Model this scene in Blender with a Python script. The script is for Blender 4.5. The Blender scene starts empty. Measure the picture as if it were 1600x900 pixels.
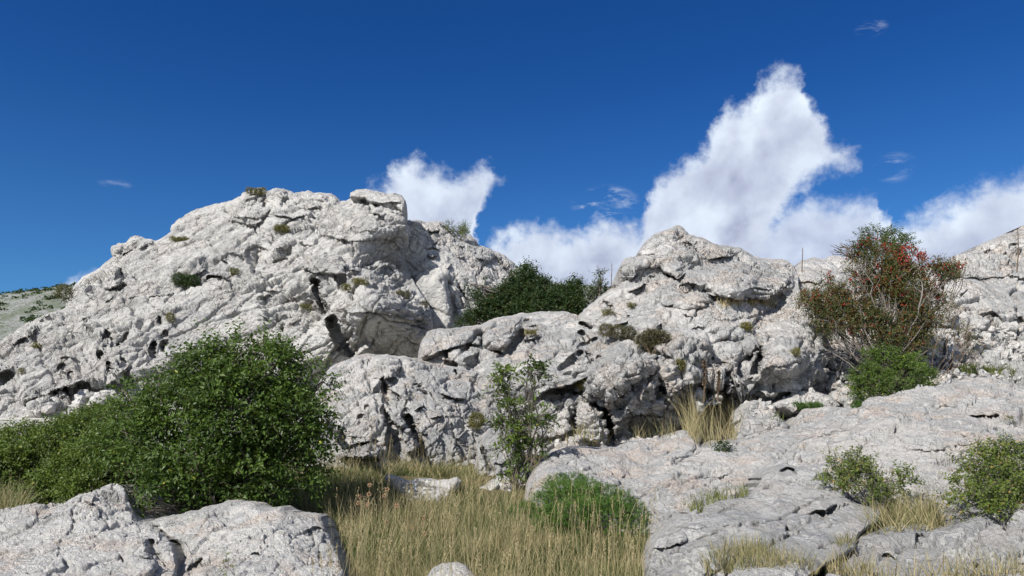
import bpy, math
import numpy as np
from mathutils import Vector, Matrix
R = math.radians
scene = bpy.context.scene
COL = scene.collection
f32 = np.float32

# ------------------------------------------------------------------ camera
FPX = 1232.0                      # focal length in photo pixels (1600 wide)
HORIZON = 640.0                   # photo row of the eye level
PITCH = math.atan((HORIZON - 450.0) / FPX)
CAM = np.array([0.0, 0.0, 1.6])
cd = bpy.data.cameras.new('camera'); cam = bpy.data.objects.new('camera', cd); COL.objects.link(cam)
cam.location = CAM; cam.rotation_euler = (math.pi / 2 + PITCH, 0, 0)
cd.sensor_width = 36.0; cd.lens = FPX / 1600.0 * 36.0
cd.clip_end = 6000; cd.clip_start = 0.1
scene.camera = cam
cp, sp = math.cos(PITCH), math.sin(PITCH)

def ray(px, py):
    "view direction through a photo pixel, scaled so that its world y is 1"
    px = np.asarray(px, float); py = np.asarray(py, float)
    a = (px - 800.0) / FPX; b = (450.0 - py) / FPX
    y = cp - b * sp; z = sp + b * cp
    return np.stack([a / y, np.ones_like(y), z / y], -1)

def at(px, py, Y):
    return CAM + ray(px, py) * np.asarray(Y, float)[..., None]

# ------------------------------------------------------------------ noise
def _hash(x, y, z, s):
    h = (x.astype(np.uint32) * np.uint32(374761393) + y.astype(np.uint32) * np.uint32(668265263)
         + z.astype(np.uint32) * np.uint32(2147483647 - 1274126177 % 1000003) + np.uint32(s * 977 + 13) * np.uint32(2246822519))
    h = (h ^ (h >> np.uint32(13))) * np.uint32(1274126177)
    h = (h ^ (h >> np.uint32(15))) * np.uint32(2654435761)
    return h ^ (h >> np.uint32(16))

def _u(h):
    return (h & np.uint32(0xffffff)).astype(f32) * f32(1 / 16777216.0)

np.seterr(over='ignore')
def vnoise(P, s=0):
    i = np.floor(P); fr = (P - i).astype(f32); i = i.astype(np.int64)
    w = fr * fr * fr * (fr * (fr * 6 - 15) + 10)
    x, y, z = i[..., 0], i[..., 1], i[..., 2]
    def c(a, b, d): return _u(_hash(x + a, y + b, z + d, s))
    wx, wy, wz = w[..., 0], w[..., 1], w[..., 2]
    x00 = c(0,0,0); x00 += (c(1,0,0) - x00) * wx
    x10 = c(0,1,0); x10 += (c(1,1,0) - x10) * wx
    x01 = c(0,0,1); x01 += (c(1,0,1) - x01) * wx
    x11 = c(0,1,1); x11 += (c(1,1,1) - x11) * wx
    x00 += (x10 - x00) * wy; x01 += (x11 - x01) * wy
    return (x00 + (x01 - x00) * wz) * 2 - 1

ROT = np.array([[0.00, 0.80, 0.60], [-0.80, 0.36, -0.48], [-0.60, -0.48, 0.64]])
def fbm(P, octv=4, s=0, gain=0.5, ridge=False):
    out = 0; a = 1.0; t = 0.0; Q = P
    for k in range(octv):
        n = vnoise(Q, s + k * 7)
        if ridge: n = 1 - 2 * np.abs(n)
        out = out + a * n; t += a; a *= gain
        Q = (Q @ ROT.T) * 2.03 + 11.3
    return out / t

def voronoi(P, s=0, jit=0.85):
    b = np.floor(P - 0.5).astype(np.int64)
    F1 = np.full(P.shape[:-1], 9e9, f32); F2 = F1.copy()
    D = np.zeros(P.shape, f32); ID = np.zeros(P.shape[:-1], np.uint32)
    for dx in (0, 1):
        for dy in (0, 1):
            for dz in (0, 1):
                cx, cy, cz = b[..., 0] + dx, b[..., 1] + dy, b[..., 2] + dz
                h = _hash(cx, cy, cz, s)
                d = np.stack([cx + 0.5 + (_u(h) - 0.5) * jit, cy + 0.5 + (_u(_hash(cx, cy, cz, s + 1)) - 0.5) * jit,
                              cz + 0.5 + (_u(_hash(cx, cy, cz, s + 2)) - 0.5) * jit], -1)
                d = (P - d).astype(f32)
                r = np.sqrt((d * d).sum(-1))
                m = r < F1
                F2 = np.where(m, F1, np.minimum(F2, r)); F1 = np.where(m, r, F1)
                D[m] = d[m]; ID = np.where(m, h, ID)
    return F1, F2, D, ID

def blocks(P, size, s, aniso=(1, 1, 1), warp=0.20, tilt=1.0, step=0.5, crack=0.25, cw=0.05):
    "angular faceted blocks, about -1 .. 1, with narrow cracks between some of them"
    Q = P / size
    W = np.stack([fbm(Q * 0.9 + k * 31.7, 3, s + 40 + k) for k in range(3)], -1)
    Q = (Q + W * warp) * np.array(aniso)
    F1, F2, D, ID = voronoi(Q, s)
    r0 = _u(_hash(ID, ID >> np.uint32(3), ID, 5)) - 0.5
    rx = _u(_hash(ID, ID, ID >> np.uint32(5), 6)) - 0.5
    ry = _u(_hash(ID >> np.uint32(2), ID, ID, 7)) - 0.5
    rz = _u(_hash(ID, ID >> np.uint32(7), ID, 8)) - 0.3
    v = r0 * 2 * step + (D[..., 0] * rx + D[..., 1] * ry + D[..., 2] * rz) * 2 * tilt
    e = np.exp(-((F2 - F1) / cw) ** 2)
    return v - crack * 4 * e * (_u(_hash(ID, ID, ID, 9)) * 0.6 + 0.4)

def sstep(a, b, x):
    t = np.clip((x - a) / (b - a), 0, 1); return t * t * (3 - 2 * t)

# ------------------------------------------------------------------ plane geometry in photo coordinates
def seg_dist(X, Y, pts, closed):
    "distance to a polyline, signed side of the nearest piece (positive = below a left-to-right line), position 0..1"
    best = np.full(X.shape, 1e9); side = np.zeros(X.shape); tt = np.zeros(X.shape)
    n = len(pts); m = n if closed else n - 1
    for k in range(m):
        x0, y0 = pts[k]; x1, y1 = pts[(k + 1) % n]
        dx, dy = x1 - x0, y1 - y0; L = dx * dx + dy * dy + 1e-9
        t = np.clip(((X - x0) * dx + (Y - y0) * dy) / L, 0, 1)
        ex, ey = X - x0 - t * dx, Y - y0 - t * dy
        d = ex * ex + ey * ey; mk = d < best
        best = np.where(mk, d, best); side = np.where(mk, dx * (Y - y0) - dy * (X - x0), side)
        tt = np.where(mk, (k + t) / m, tt)
    return np.sqrt(best), np.sign(side), tt

def inside(X, Y, pts):
    r = np.zeros(X.shape, bool); n = len(pts)
    for k in range(n):
        x0, y0 = pts[k]; x1, y1 = pts[(k + 1) % n]
        if y0 == y1: continue
        r ^= ((y0 > Y) != (y1 > Y)) & (X < (x1 - x0) * (Y - y0) / (y1 - y0) + x0)
    return r

def tps(ctrl):
    c = np.array(ctrl, float); n = len(c); xy = c[:, :2] / 100.0
    def U(r2): return np.where(r2 > 0, r2 * np.log(r2 + 1e-12), 0)
    K = U(((xy[:, None] - xy[None]) ** 2).sum(-1)) + np.eye(n) * 0.02
    Pm = np.c_[np.ones(n), xy]
    A = np.zeros((n + 3, n + 3)); A[:n, :n] = K; A[:n, n:] = Pm; A[n:, :n] = Pm.T
    w = np.linalg.solve(A, np.r_[c[:, 2], 0, 0, 0])
    def f(X, Y):
        x = X / 100.0; y = Y / 100.0
        o = w[n] + w[n + 1] * x + w[n + 2] * y
        for i in range(n): o = o + w[i] * U((x - xy[i, 0]) ** 2 + (y - xy[i, 1]) ** 2)
        return o
    return f

# ------------------------------------------------------------------ object helpers
def tag(o, label=None, cat=None, group=None, kind=None):
    if label: o['label'] = label
    if cat: o['category'] = cat
    if group: o['group'] = group
    if kind: o['kind'] = kind
    return o

def mesh_np(name, V, F, mat, parent=None, smooth=True, loc=None, attrs=None, mats=None, midx=None):
    "V (n,3); F an (m,3) or (m,4) array, or a list of such arrays"
    V = np.asarray(V, float)
    if loc is None: loc = np.zeros(3)
    V = V - np.asarray(loc)
    Fs = F if isinstance(F, list) else [F]
    me = bpy.data.meshes.new(name)
    me.vertices.add(len(V)); me.vertices.foreach_set('co', V.astype(f32).ravel())
    li = np.concatenate([a.ravel() for a in Fs]).astype(np.int32)
    cnt = np.concatenate([np.full(len(a), a.shape[1], np.int32) for a in Fs])
    st = np.r_[0, np.cumsum(cnt)[:-1]].astype(np.int32)
    me.loops.add(len(li)); me.loops.foreach_set('vertex_index', li)
    me.polygons.add(len(cnt)); me.polygons.foreach_set('loop_start', st); me.polygons.foreach_set('loop_total', cnt)
    me.polygons.foreach_set('use_smooth', np.full(len(cnt), smooth))
    if midx is not None: me.polygons.foreach_set('material_index', midx.astype(np.int32))
    me.update(calc_edges=True)
    if attrs:
        for k, a in attrs.items():
            at_ = me.attributes.new(k, 'FLOAT', 'POINT'); at_.data.foreach_set('value', np.asarray(a, f32))
    for m in (mats or [mat]): me.materials.append(m)
    o = bpy.data.objects.new(name, me); COL.objects.link(o)
    if parent is None: o.location = loc
    else:
        o.parent = parent; o.location = np.asarray(loc)
    return o

def empty(name, loc):
    o = bpy.data.objects.new(name, None); COL.objects.link(o); o.location = loc; o.empty_display_size = 0.2
    return o

# ------------------------------------------------------------------ materials
def newmat(name):
    m = bpy.data.materials.new(name); m.use_nodes = True
    nt = m.node_tree; nt.nodes.clear()
    out = nt.nodes.new('ShaderNodeOutputMaterial')
    return m, nt, out

class G:
    "small helper to write node graphs as expressions"
    def __init__(s, nt): s.nt = nt
    def _in(s, sock, v):
        if isinstance(v, bpy.types.NodeSocket): s.nt.links.new(v, sock)
        elif v is not None: sock.default_value = v
    def node(s, t, ins=None, **kw):
        n = s.nt.nodes.new(t)
        for k, v in kw.items(): setattr(n, k, v)
        for k, v in (ins or {}).items(): s._in(n.inputs[k], v)
        return n
    def m(s, op, a, b=None, c=None, clamp=False):
        n = s.node('ShaderNodeMath', operation=op, use_clamp=clamp)
        s._in(n.inputs[0], a)
        if b is not None: s._in(n.inputs[1], b)
        if c is not None: s._in(n.inputs[2], c)
        return n.outputs[0]
    def vm(s, op, a, b=None, scale=None):
        n = s.node('ShaderNodeVectorMath', operation=op)
        s._in(n.inputs[0], a)
        if b is not None: s._in(n.inputs[1], b)
        if scale is not None: s._in(n.inputs['Scale'], scale)
        return n.outputs['Value'] if op in ('DOT_PRODUCT', 'LENGTH') else n.outputs[0]
    def noise(s, vec, scale, detail=4, rough=0.55, dist=0.0, w=None, lac=2.0):
        n = s.node('ShaderNodeTexNoise', {'Vector': vec, 'Scale': scale, 'Detail': detail, 'Roughness': rough, 'Distortion': dist, 'Lacunarity': lac})
        return n.outputs['Fac']
    def vor(s, vec, scale, feature='F1', rnd=1.0, out='Distance'):
        n = s.node('ShaderNodeTexVoronoi', {'Vector': vec, 'Scale': scale, 'Randomness': rnd}, feature=feature)
        return n.outputs[out]
    def ss(s, x, a, b, lo=0.0, hi=1.0):
        n = s.node('ShaderNodeMapRange', {'Value': x, 'From Min': a, 'From Max': b, 'To Min': lo, 'To Max': hi}, interpolation_type='SMOOTHSTEP')
        return n.outputs[0]
    def mix(s, f, a, b, blend='MIX'):
        n = s.node('ShaderNodeMix', data_type='RGBA', blend_type=blend)
        s._in(n.inputs['Factor'], f); s._in(n.inputs[6], a); s._in(n.inputs[7], b)
        return n.outputs[2]

def c4(r, g, b): return (r, g, b, 1.0)

def rock_material(name, pale, grey, warm, grey_amt, warm_amt, white_amt, off, fscale=1.0, speck=0.5, bump=1.0, streak=0.0, ang=38, crka=0.25):
    m, nt, out = newmat(name); g = G(nt)
    geo = g.node('ShaderNodeNewGeometry'); P = g.vm('ADD', geo.outputs['Position'], (off, off * .7, off * 1.3))
    S = fscale
    big = g.noise(P, 0.6 * S, 4, 0.6, 0.2)
    med = g.noise(P, 2.6 * S, 7, 0.66, 0.25)
    med2 = g.noise(g.vm('ADD', P, (17., 3., 9.)), 1.6 * S, 7, 0.66, 0.2)
    fine = g.noise(P, 17.0 * S, 6, 0.72)
    vf = g.noise(P, 60.0 * S, 3, 0.75)
    A = g.m('ADD', g.m('MULTIPLY', med, 0.55), g.m('MULTIPLY', big, 0.45))
    ga = 0.60 - grey_amt * 0.16
    col = g.mix(g.ss(A, ga - .035, ga + .035), pale, grey)
    col = g.mix(g.m('MULTIPLY', g.ss(med2, 0.50, 0.60), warm_amt), col, warm)
    wf = g.m('ADD', g.m('MULTIPLY', med, 0.66), g.m('MULTIPLY', fine, 0.34))
    col = g.mix(g.m('MULTIPLY', g.ss(wf, 0.525, 0.56), white_amt), col, c4(0.66, 0.65, 0.62))
    if streak:
        Q = g.node('ShaderNodeMapping', {'Vector': P, 'Rotation': (0, R(-ang), 0)}).outputs[0]
        Q = g.vm('MULTIPLY', Q, (3.2, 1.2, 0.30))
        stk = g.noise(Q, 1.7 * S, 6, 0.62, 0.15)
        col = g.mix(g.m('MULTIPLY', g.ss(stk, 0.50, 0.62), streak), col, c4(0.27, 0.268, 0.262))
    lich = g.m('MULTIPLY', g.ss(fine, 0.54, 0.64), g.ss(med2, 0.42, 0.54))
    col = g.mix(g.m('MULTIPLY', lich, speck), col, c4(0.20, 0.195, 0.185))
    pit = g.vor(P, 24.0 * S)
    pits = g.m('MULTIPLY', g.ss(pit, 0.26, 0.12), g.ss(med, 0.50, 0.60))
    col = g.mix(g.m('MULTIPLY', pits, 0.8 * speck), col, c4(0.10, 0.095, 0.085))
    v = g.m('ADD', 0.56, g.m('MULTIPLY', vf, 0.84))
    col = g.mix(1.0, col, g.node('ShaderNodeCombineColor', {0: v, 1: v, 2: v}).outputs[0], 'MULTIPLY')
    b1 = g.noise(P, 6.0 * S, 12, 0.72, 0.1)
    wv = g.vm('ADD', P, g.vm('SCALE', g.node('ShaderNodeTexNoise', {'Vector': P, 'Scale': 3.0 * S, 'Detail': 4}).outputs['Color'], scale=0.30 / S))
    b2 = g.vor(wv, 4.5 * S, 'DISTANCE_TO_EDGE'); b3 = g.vor(wv, 13.0 * S, 'F1')
    crk = g.m('MULTIPLY', g.ss(b2, 0.06, 0.0), g.ss(med2, 0.46, 0.54))
    hgt = g.m('SUBTRACT', b1, g.m('MULTIPLY', crk, crka))
    hgt = g.m('ADD', hgt, g.m('MULTIPLY', g.m('MULTIPLY', b3, 0.22), g.ss(med, 0.44, 0.56)))
    hgt = g.m('SUBTRACT', hgt, g.m('MULTIPLY', pits, 0.12))
    if streak: hgt = g.m('ADD', hgt, g.m('MULTIPLY', stk, 1.1 * streak))
    bp = g.node('ShaderNodeBump', {'Height': hgt, 'Strength': 1.0, 'Distance': 0.17 * bump / S})
    bs = g.node('ShaderNodeBsdfPrincipled', {'Base Color': col, 'Roughness': 0.95, 'Specular IOR Level': 0.2, 'Normal': bp.outputs[0]})
    nt.links.new(bs.outputs[0], out.inputs[0])
    return m

M_DOME = rock_material('pale_limestone', c4(0.60, 0.585, 0.555), c4(0.47, 0.465, 0.45), c4(0.55, 0.50, 0.455), 0.5, 0.4, 0.3, 0, 0.55, 0.5, 0.9, 0.50)
M_MID = rock_material('mottled_limestone', c4(0.61, 0.59, 0.56), c4(0.41, 0.408, 0.40), c4(0.59, 0.505, 0.43), 0.75, 0.55, 0.5, 40, 0.9, 0.55, 0.95, 0.15, 10)
M_SLAB = rock_material('worn_grey_limestone', c4(0.62, 0.595, 0.56), c4(0.47, 0.465, 0.455), c4(0.60, 0.50, 0.425), 0.75, 0.6, 0.6, 90, 1.0, 0.6, 1.0, crka=.06)
M_PATCH = rock_material('patchy_grey_limestone', c4(0.57, 0.56, 0.54), c4(0.42, 0.42, 0.415), c4(0.56, 0.49, 0.43), 0.8, 0.3, 1.0, 115, 0.85, 0.55, 1.0, crka=.06)
M_NEAR = rock_material('weathered_limestone', c4(0.69, 0.67, 0.635), c4(0.52, 0.515, 0.50), c4(0.64, 0.54, 0.46), 0.55, 0.6, 0.6, 140, 1.4, 0.6, 1.1, crka=.12)

# ------------------------------------------------------------------ rock masses
GRIDS = []
def rockmass(name, label, cat, poly, ctrl, feats, mat, step=1.2, curl=(22, 1.2), disp=(), rough=(), warp=3.0, seed=1,
             jag=2.5, back=3.0, group=None, mask=0.75, flat=()):
    xs = [p[0] for p in poly]; ys = [p[1] for p in poly]
    x0, x1, y0, y1 = min(xs) - 8, max(xs) + 8, min(ys) - 8, max(ys) + 8
    nx = int((x1 - x0) / step) + 1; ny = int((y1 - y0) / step) + 1
    X, Y = np.meshgrid(x0 + step * np.arange(nx), y0 + step * np.arange(ny))
    Z = np.zeros_like(X)
    N = np.stack([X, Y, Z + seed * 13.1], -1)
    D = tps(ctrl)(X, Y)
    n1 = fbm(N / 30.0, 4, seed + 1, 0.6); n2 = fbm(N / 30.0 + 50, 4, seed + 2, 0.6)
    WX, WY = X + n1 * warp * 1.6, Y + n2 * warp * 1.6
    # outline
    j1 = fbm(N / 14.0 + 9, 4, seed + 3, 0.6); j2 = fbm(N / 14.0 + 90, 4, seed + 4, 0.6)
    JX, JY = X + j1 * jag, Y + j2 * jag
    d, _, _ = seg_dist(JX, JY, poly, True)
    sd = np.where(inside(JX, JY, poly), d, -d)
    # sculpted forms
    for ft in feats:
        kind, pts = ft[0], ft[1]
        R_ = ft[3] if len(ft) > 3 else 10
        fx = [p[0] for p in pts]; fy = [p[1] for p in pts]; mg = R_ * 4 + 10 if kind in ('ledge', 'crack') else 12
        jx0 = max(0, int((min(fx) - mg - x0) / step)); jx1 = min(nx, int((max(fx) + mg - x0) / step) + 1)
        jy0 = max(0, int((min(fy) - mg - y0) / step)); jy1 = min(ny, int((max(fy) + mg - y0) / step) + 1)
        if jx1 <= jx0 or jy1 <= jy0: continue
        sl = (slice(jy0, jy1), slice(jx0, jx1)); a, b = WX[sl], WY[sl]; h = ft[2]
        if kind in ('bulge', 'pocket', 'swell'):
            dd, _, _ = seg_dist(a, b, pts, True); ins = inside(a, b, pts)
            t = np.clip(dd / R_, 0, 1)
            if kind == 'bulge': D[sl] -= np.where(ins, h * (.40 * np.sqrt(1 - (1 - t) ** 2) + .60 * np.minimum(1, t * 1.25)), 0)
            elif kind == 'swell': D[sl] -= np.where(ins, h * sstep(0, 1, t), 0)
            else: D[sl] += np.where(ins, .45 * h * (1 - (1 - t) ** 2), 0)
        elif kind == 'ledge':        # rock above the line juts out, then falls back at once
            dd, sdn, tt = seg_dist(a, b, pts, False)
            e = np.clip(np.minimum(tt, 1 - tt) * 5, 0, 1) ** .6
            up = np.exp(-dd / R_) * e
            dn = np.exp(-dd / (R_ * .6)) * e
            D[sl] += np.where(sdn < 0, -h * .50 * up, h * .22 * dn) 
        elif kind == 'crack':
            dd, _, tt = seg_dist(a, b, pts, False)
            ww = R_ * (0.75 + 0.7 * n1[sl])
            e = np.clip(np.minimum(tt, 1 - tt) * 8, 0.15, 1)
            D[sl] += h * e * np.exp(-(dd / np.maximum(ww, .4)) ** 2)
    # rounding back at the outline
    cr, cm = curl
    t = np.clip(sd / (cr * (0.8 + 0.5 * n2)), 0, 1)
    for pl in flat:
        dd, _, _ = seg_dist(X, Y, pl, True); w = np.where(inside(X, Y, pl), np.clip(dd / 20.0, 0, 1), 0); t = t + (1 - t) * w
    D = D + cm * (1 - np.sqrt(1 - (1 - t) ** 2))
    V = at(X, Y, D)
    # relief along the smoothed surface normal
    k = 4
    gx = np.gradient(V, axis=1); gy = np.gradient(V, axis=0)
    nrm = np.cross(gx, gy); nrm /= np.linalg.norm(nrm, axis=-1, keepdims=True) + 1e-9
    nrm *= -np.sign((nrm * ray(X, Y)).sum(-1, keepdims=True) + 1e-9)
    for _ in range(6):
        nrm[1:-1, 1:-1] = (nrm[:-2, 1:-1] + nrm[2:, 1:-1] + nrm[1:-1, :-2] + nrm[1:-1, 2:] + nrm[1:-1, 1:-1]) / 5
    vr = -ray(X, Y); vr /= np.linalg.norm(vr, axis=-1, keepdims=True)
    nrm = nrm + vr * 0.35
    nrm /= np.linalg.norm(nrm, axis=-1, keepdims=True) + 1e-9
    rmask = sstep(-0.35, 0.35, fbm(V / 3.0, 3, seed + 20)) * mask + (1 - mask)
    for (pl, mul) in rough:
        dd, _, _ = seg_dist(WX, WY, pl, True); ins = inside(WX, WY, pl)
        w = np.where(ins, np.clip(dd / 12.0, 0, 1), 0); rmask = rmask * (1 - w) + mul * w
    H = np.zeros_like(X)
    for dsp in disp:
        kind, size, amp = dsp[:3]; kw = dsp[3] if len(dsp) > 3 else {}
        if kind == 'blk': H += amp * rmask * blocks(V, size, seed + int(size * 100), **kw)
        elif kind == 'fbm': H += amp * fbm(V / size, 5, seed + int(size * 70), kw.get('gain', 0.55))
        elif kind == 'rdg': H += amp * (0.4 + 0.6 * rmask) * fbm(V / size, 5, seed + int(size * 50), 0.55, True)
        elif kind == 'saw':          # bedding: dipping ledges with a short overhang
            dv = np.array(kw.get('dir', (0.25, 0.15, 1.0))); s = (V @ dv) / size + fbm(V / (size * 2.2), 4, seed + 9) * kw.get('w', 1.1)
            fr = s - np.floor(s)
            on = _u(_hash(np.floor(s).astype(np.int64), np.floor(V[..., 0] / size * .3 + n1).astype(np.int64), Z.astype(np.int64), 3))
            H += amp * (rmask * .7 + .3) * (sstep(0, .16, fr) * (1 - fr) - 0.45) * (0.3 + on)
        elif kind == 'joint':        # sets of joints: sharp steps and thin cracks between flat faces
            for q, (dv, spc) in enumerate(kw['sets']):
                dv = np.array(dv, float); dv /= np.linalg.norm(dv)
                wpx = fbm(V / (size * 1.5) + q * 7.7, 3, seed + 70 + q) * .34 + fbm(V / (size * .35) + q, 3, seed + 80 + q) * .10
                s = (V @ dv) / (spc * size) + wpx
                k0 = np.floor(s).astype(np.int64); fr = s - k0
                seg = np.floor((V[..., 2] * .6 + V[..., 0] * .5) / size + n1 * .5 + q).astype(np.int64)
                stp = _u(_hash(k0, seg * 0, Z.astype(np.int64), seed + q)) - .5
                on = _u(_hash(np.round(s).astype(np.int64), seg, Z.astype(np.int64), seed + 5 + q)) < kw.get('p', .45)
                dj = np.abs(s - np.round(s)) * spc * size
                tl = (_u(_hash(k0, k0, Z.astype(np.int64), seed + 9 + q)) - .5) * 1.2
                H += amp * (.35 + .65 * rmask) * (stp + tl * (fr - .5)) - kw.get('cd', 1.0) * amp * on * np.exp(-(dj / kw.get('cw', .03)) ** 2)
        elif kind == 'flute':        # rain-cut runnels
            ax = kw.get('axis', (0.45, 0, 1.0)); ax = np.array(ax) / np.linalg.norm(ax)
            al = (V @ ax)[..., None] * ax; Q = (V - al) / size + al / (size * 9)
            H += amp * (1.2 - rmask) * fbm(Q, 4, seed + 33, 0.6, True)
        elif kind == 'pit':
            F1, F2, D_, ID = voronoi(V / size + fbm(V / size, 2, seed + 61)[..., None] * .4, seed + 60)
            on = _u(_hash(ID, ID, ID, 2)) < kw.get('p', .25)
            H -= amp * np.where(on, np.exp(-(F1 / .26) ** 2), 0) * (rmask * .7 + .3)
    V = V + nrm * (H * np.clip(sd / 9.0, 0.0, 1))[..., None]
    # snap the outer ring onto the outline, drop everything beyond it
    gyy, gxx = np.gradient(sd, step); g2 = gxx ** 2 + gyy ** 2 + 1e-6
    outv = sd < 0
    mv = np.clip(-sd / g2, 0, 3 * step)
    SX = X + np.where(outv, gxx * mv, 0); SY = Y + np.where(outv, gyy * mv, 0)
    depth = V[..., 1] - CAM[1]
    V = np.where(outv[..., None], at(SX, SY, depth), V)
    keepv = sd > -1.45 * step
    GRIDS.append((x0, y0, step, sd > 0, V[..., 1].copy()))
    ins_c = (sd[:-1, :-1] > 0) | (sd[1:, :-1] > 0) | (sd[:-1, 1:] > 0) | (sd[1:, 1:] > 0)
    cell = ins_c & keepv[:-1, :-1] & keepv[1:, :-1] & keepv[:-1, 1:] & keepv[1:, 1:]
    idx = np.arange(nx * ny).reshape(ny, nx)
    F = np.stack([idx[:-1, :-1][cell], idx[1:, :-1][cell], idx[1:, 1:][cell], idx[:-1, 1:][cell]], -1)
    used = np.unique(F); mp = np.full(nx * ny, -1); mp[used] = np.arange(len(used))
    Vv = V.reshape(-1, 3)[used]; F = mp[F]
    # close the back so the rock has thickness
    E = np.concatenate([F[:, [0, 1]], F[:, [1, 2]], F[:, [2, 3]], F[:, [3, 0]]])
    key = np.sort(E, 1); kk = key[:, 0] * (len(used) + 1) + key[:, 1]
    u, inv, c = np.unique(kk, return_inverse=True, return_counts=True)
    BE = E[c[inv] == 1]
    bv = np.unique(BE); bm = np.full(len(used), -1); nb = len(bv)
    base = len(used); rings = [Vv[bv]]; cen = Vv.mean(0)
    offs = [(0.25, 0.98, -0.06), (0.6, 0.92, -0.3), (1.0, 0.80, -0.8)]
    allV = [Vv]; Fs = [F]; prev = None
    for r_, (q, shrink, dz) in enumerate(offs):
        W = rings[0].copy(); W[:, 1] += back * q; W[:, 2] += dz * back * .4
        W[:, 0] = cen[0] + (W[:, 0] - cen[0]) * shrink
        allV.append(W)
        b2 = np.full(len(used), -1); b2[bv] = base + r_ * nb + np.arange(nb)
        a0 = BE[:, 0] if prev is None else prev[BE[:, 0]]; a1 = BE[:, 1] if prev is None else prev[BE[:, 1]]
        Fs.append(np.stack([a1, a0, b2[BE[:, 0]], b2[BE[:, 1]]], -1)); prev = b2
    cv = base + len(offs) * nb
    allV.append(allV[-1].mean(0)[None])
    Fs.append(np.stack([prev[BE[:, 1]], prev[BE[:, 0]], np.full(len(BE), cv)], -1))
    VV = np.concatenate(allV)
    loc = np.array([cen[0], cen[1], Vv[:, 2].min()])
    o = mesh_np(name, VV, [np.concatenate(Fs[:-1]), Fs[-1]], mat, loc=loc)
    tag(o, label, cat, group)
    return o
# ------------------------------------------------------------------ the rocks of the place
DR = dict(blk1=('blk', 2.3, 0.26))
# great dome on the left
P_DOME = [(-30,560),(-12,540),(0,536),(20,520),(44,506),(68,493),(88,485),(103,479),(104,469),(108,456),(115,449),(122,440),(128,432),(140,427),(149,422),(160,413),(169,408),
  (176,402),(173,392),(174,386),(184,380),(196,381),(203,371),(216,368),(228,373),(241,377),(252,371),(267,361),(268,352),(278,343),(290,334),(305,328),(324,321),(345,317),(358,313),
  (375,307),(380,301),(388,297),(405,294),(419,299),(424,296),(432,293),(442,294),(459,301),(470,300),(483,298),(490,301),(500,300),(517,302),(528,309),(533,315),(541,313),(552,307),(590,306),(622,318),
  (630,326),(633,341),(638,350),(641,358),(642,371),(640,382),(636,388),(634,400),(637,417),(643,432),(655,455),(670,478),(674,496),(673,512),(668,530),(660,548),(654,575),(650,640),(540,700),(-30,700)]
ctl = [(-30,640,19.5),(0,640,19.6),(160,640,20.2),(160,570,20.8),(350,580,21.6),(480,560,21.8),(520,620,22.6),(600,480,21.0),(600,545,22.9),(655,560,23.4),(560,440,22.3),(660,490,23),
  (0,550,22.3),(60,510,23.6),(110,455,25.5),(190,440,25.3),(190,510,22.6),(250,380,27.5),(250,440,24.6),(400,300,29.3),(400,360,26.6),(480,310,28.8),(530,320,28.6),(570,340,26.0),(620,350,25.9),(600,400,25.2),(640,420,26.4),
  (450,430,24.2),(300,450,24.2),(350,500,22.8),(480,480,23.0),(300,560,21.7)]
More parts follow.
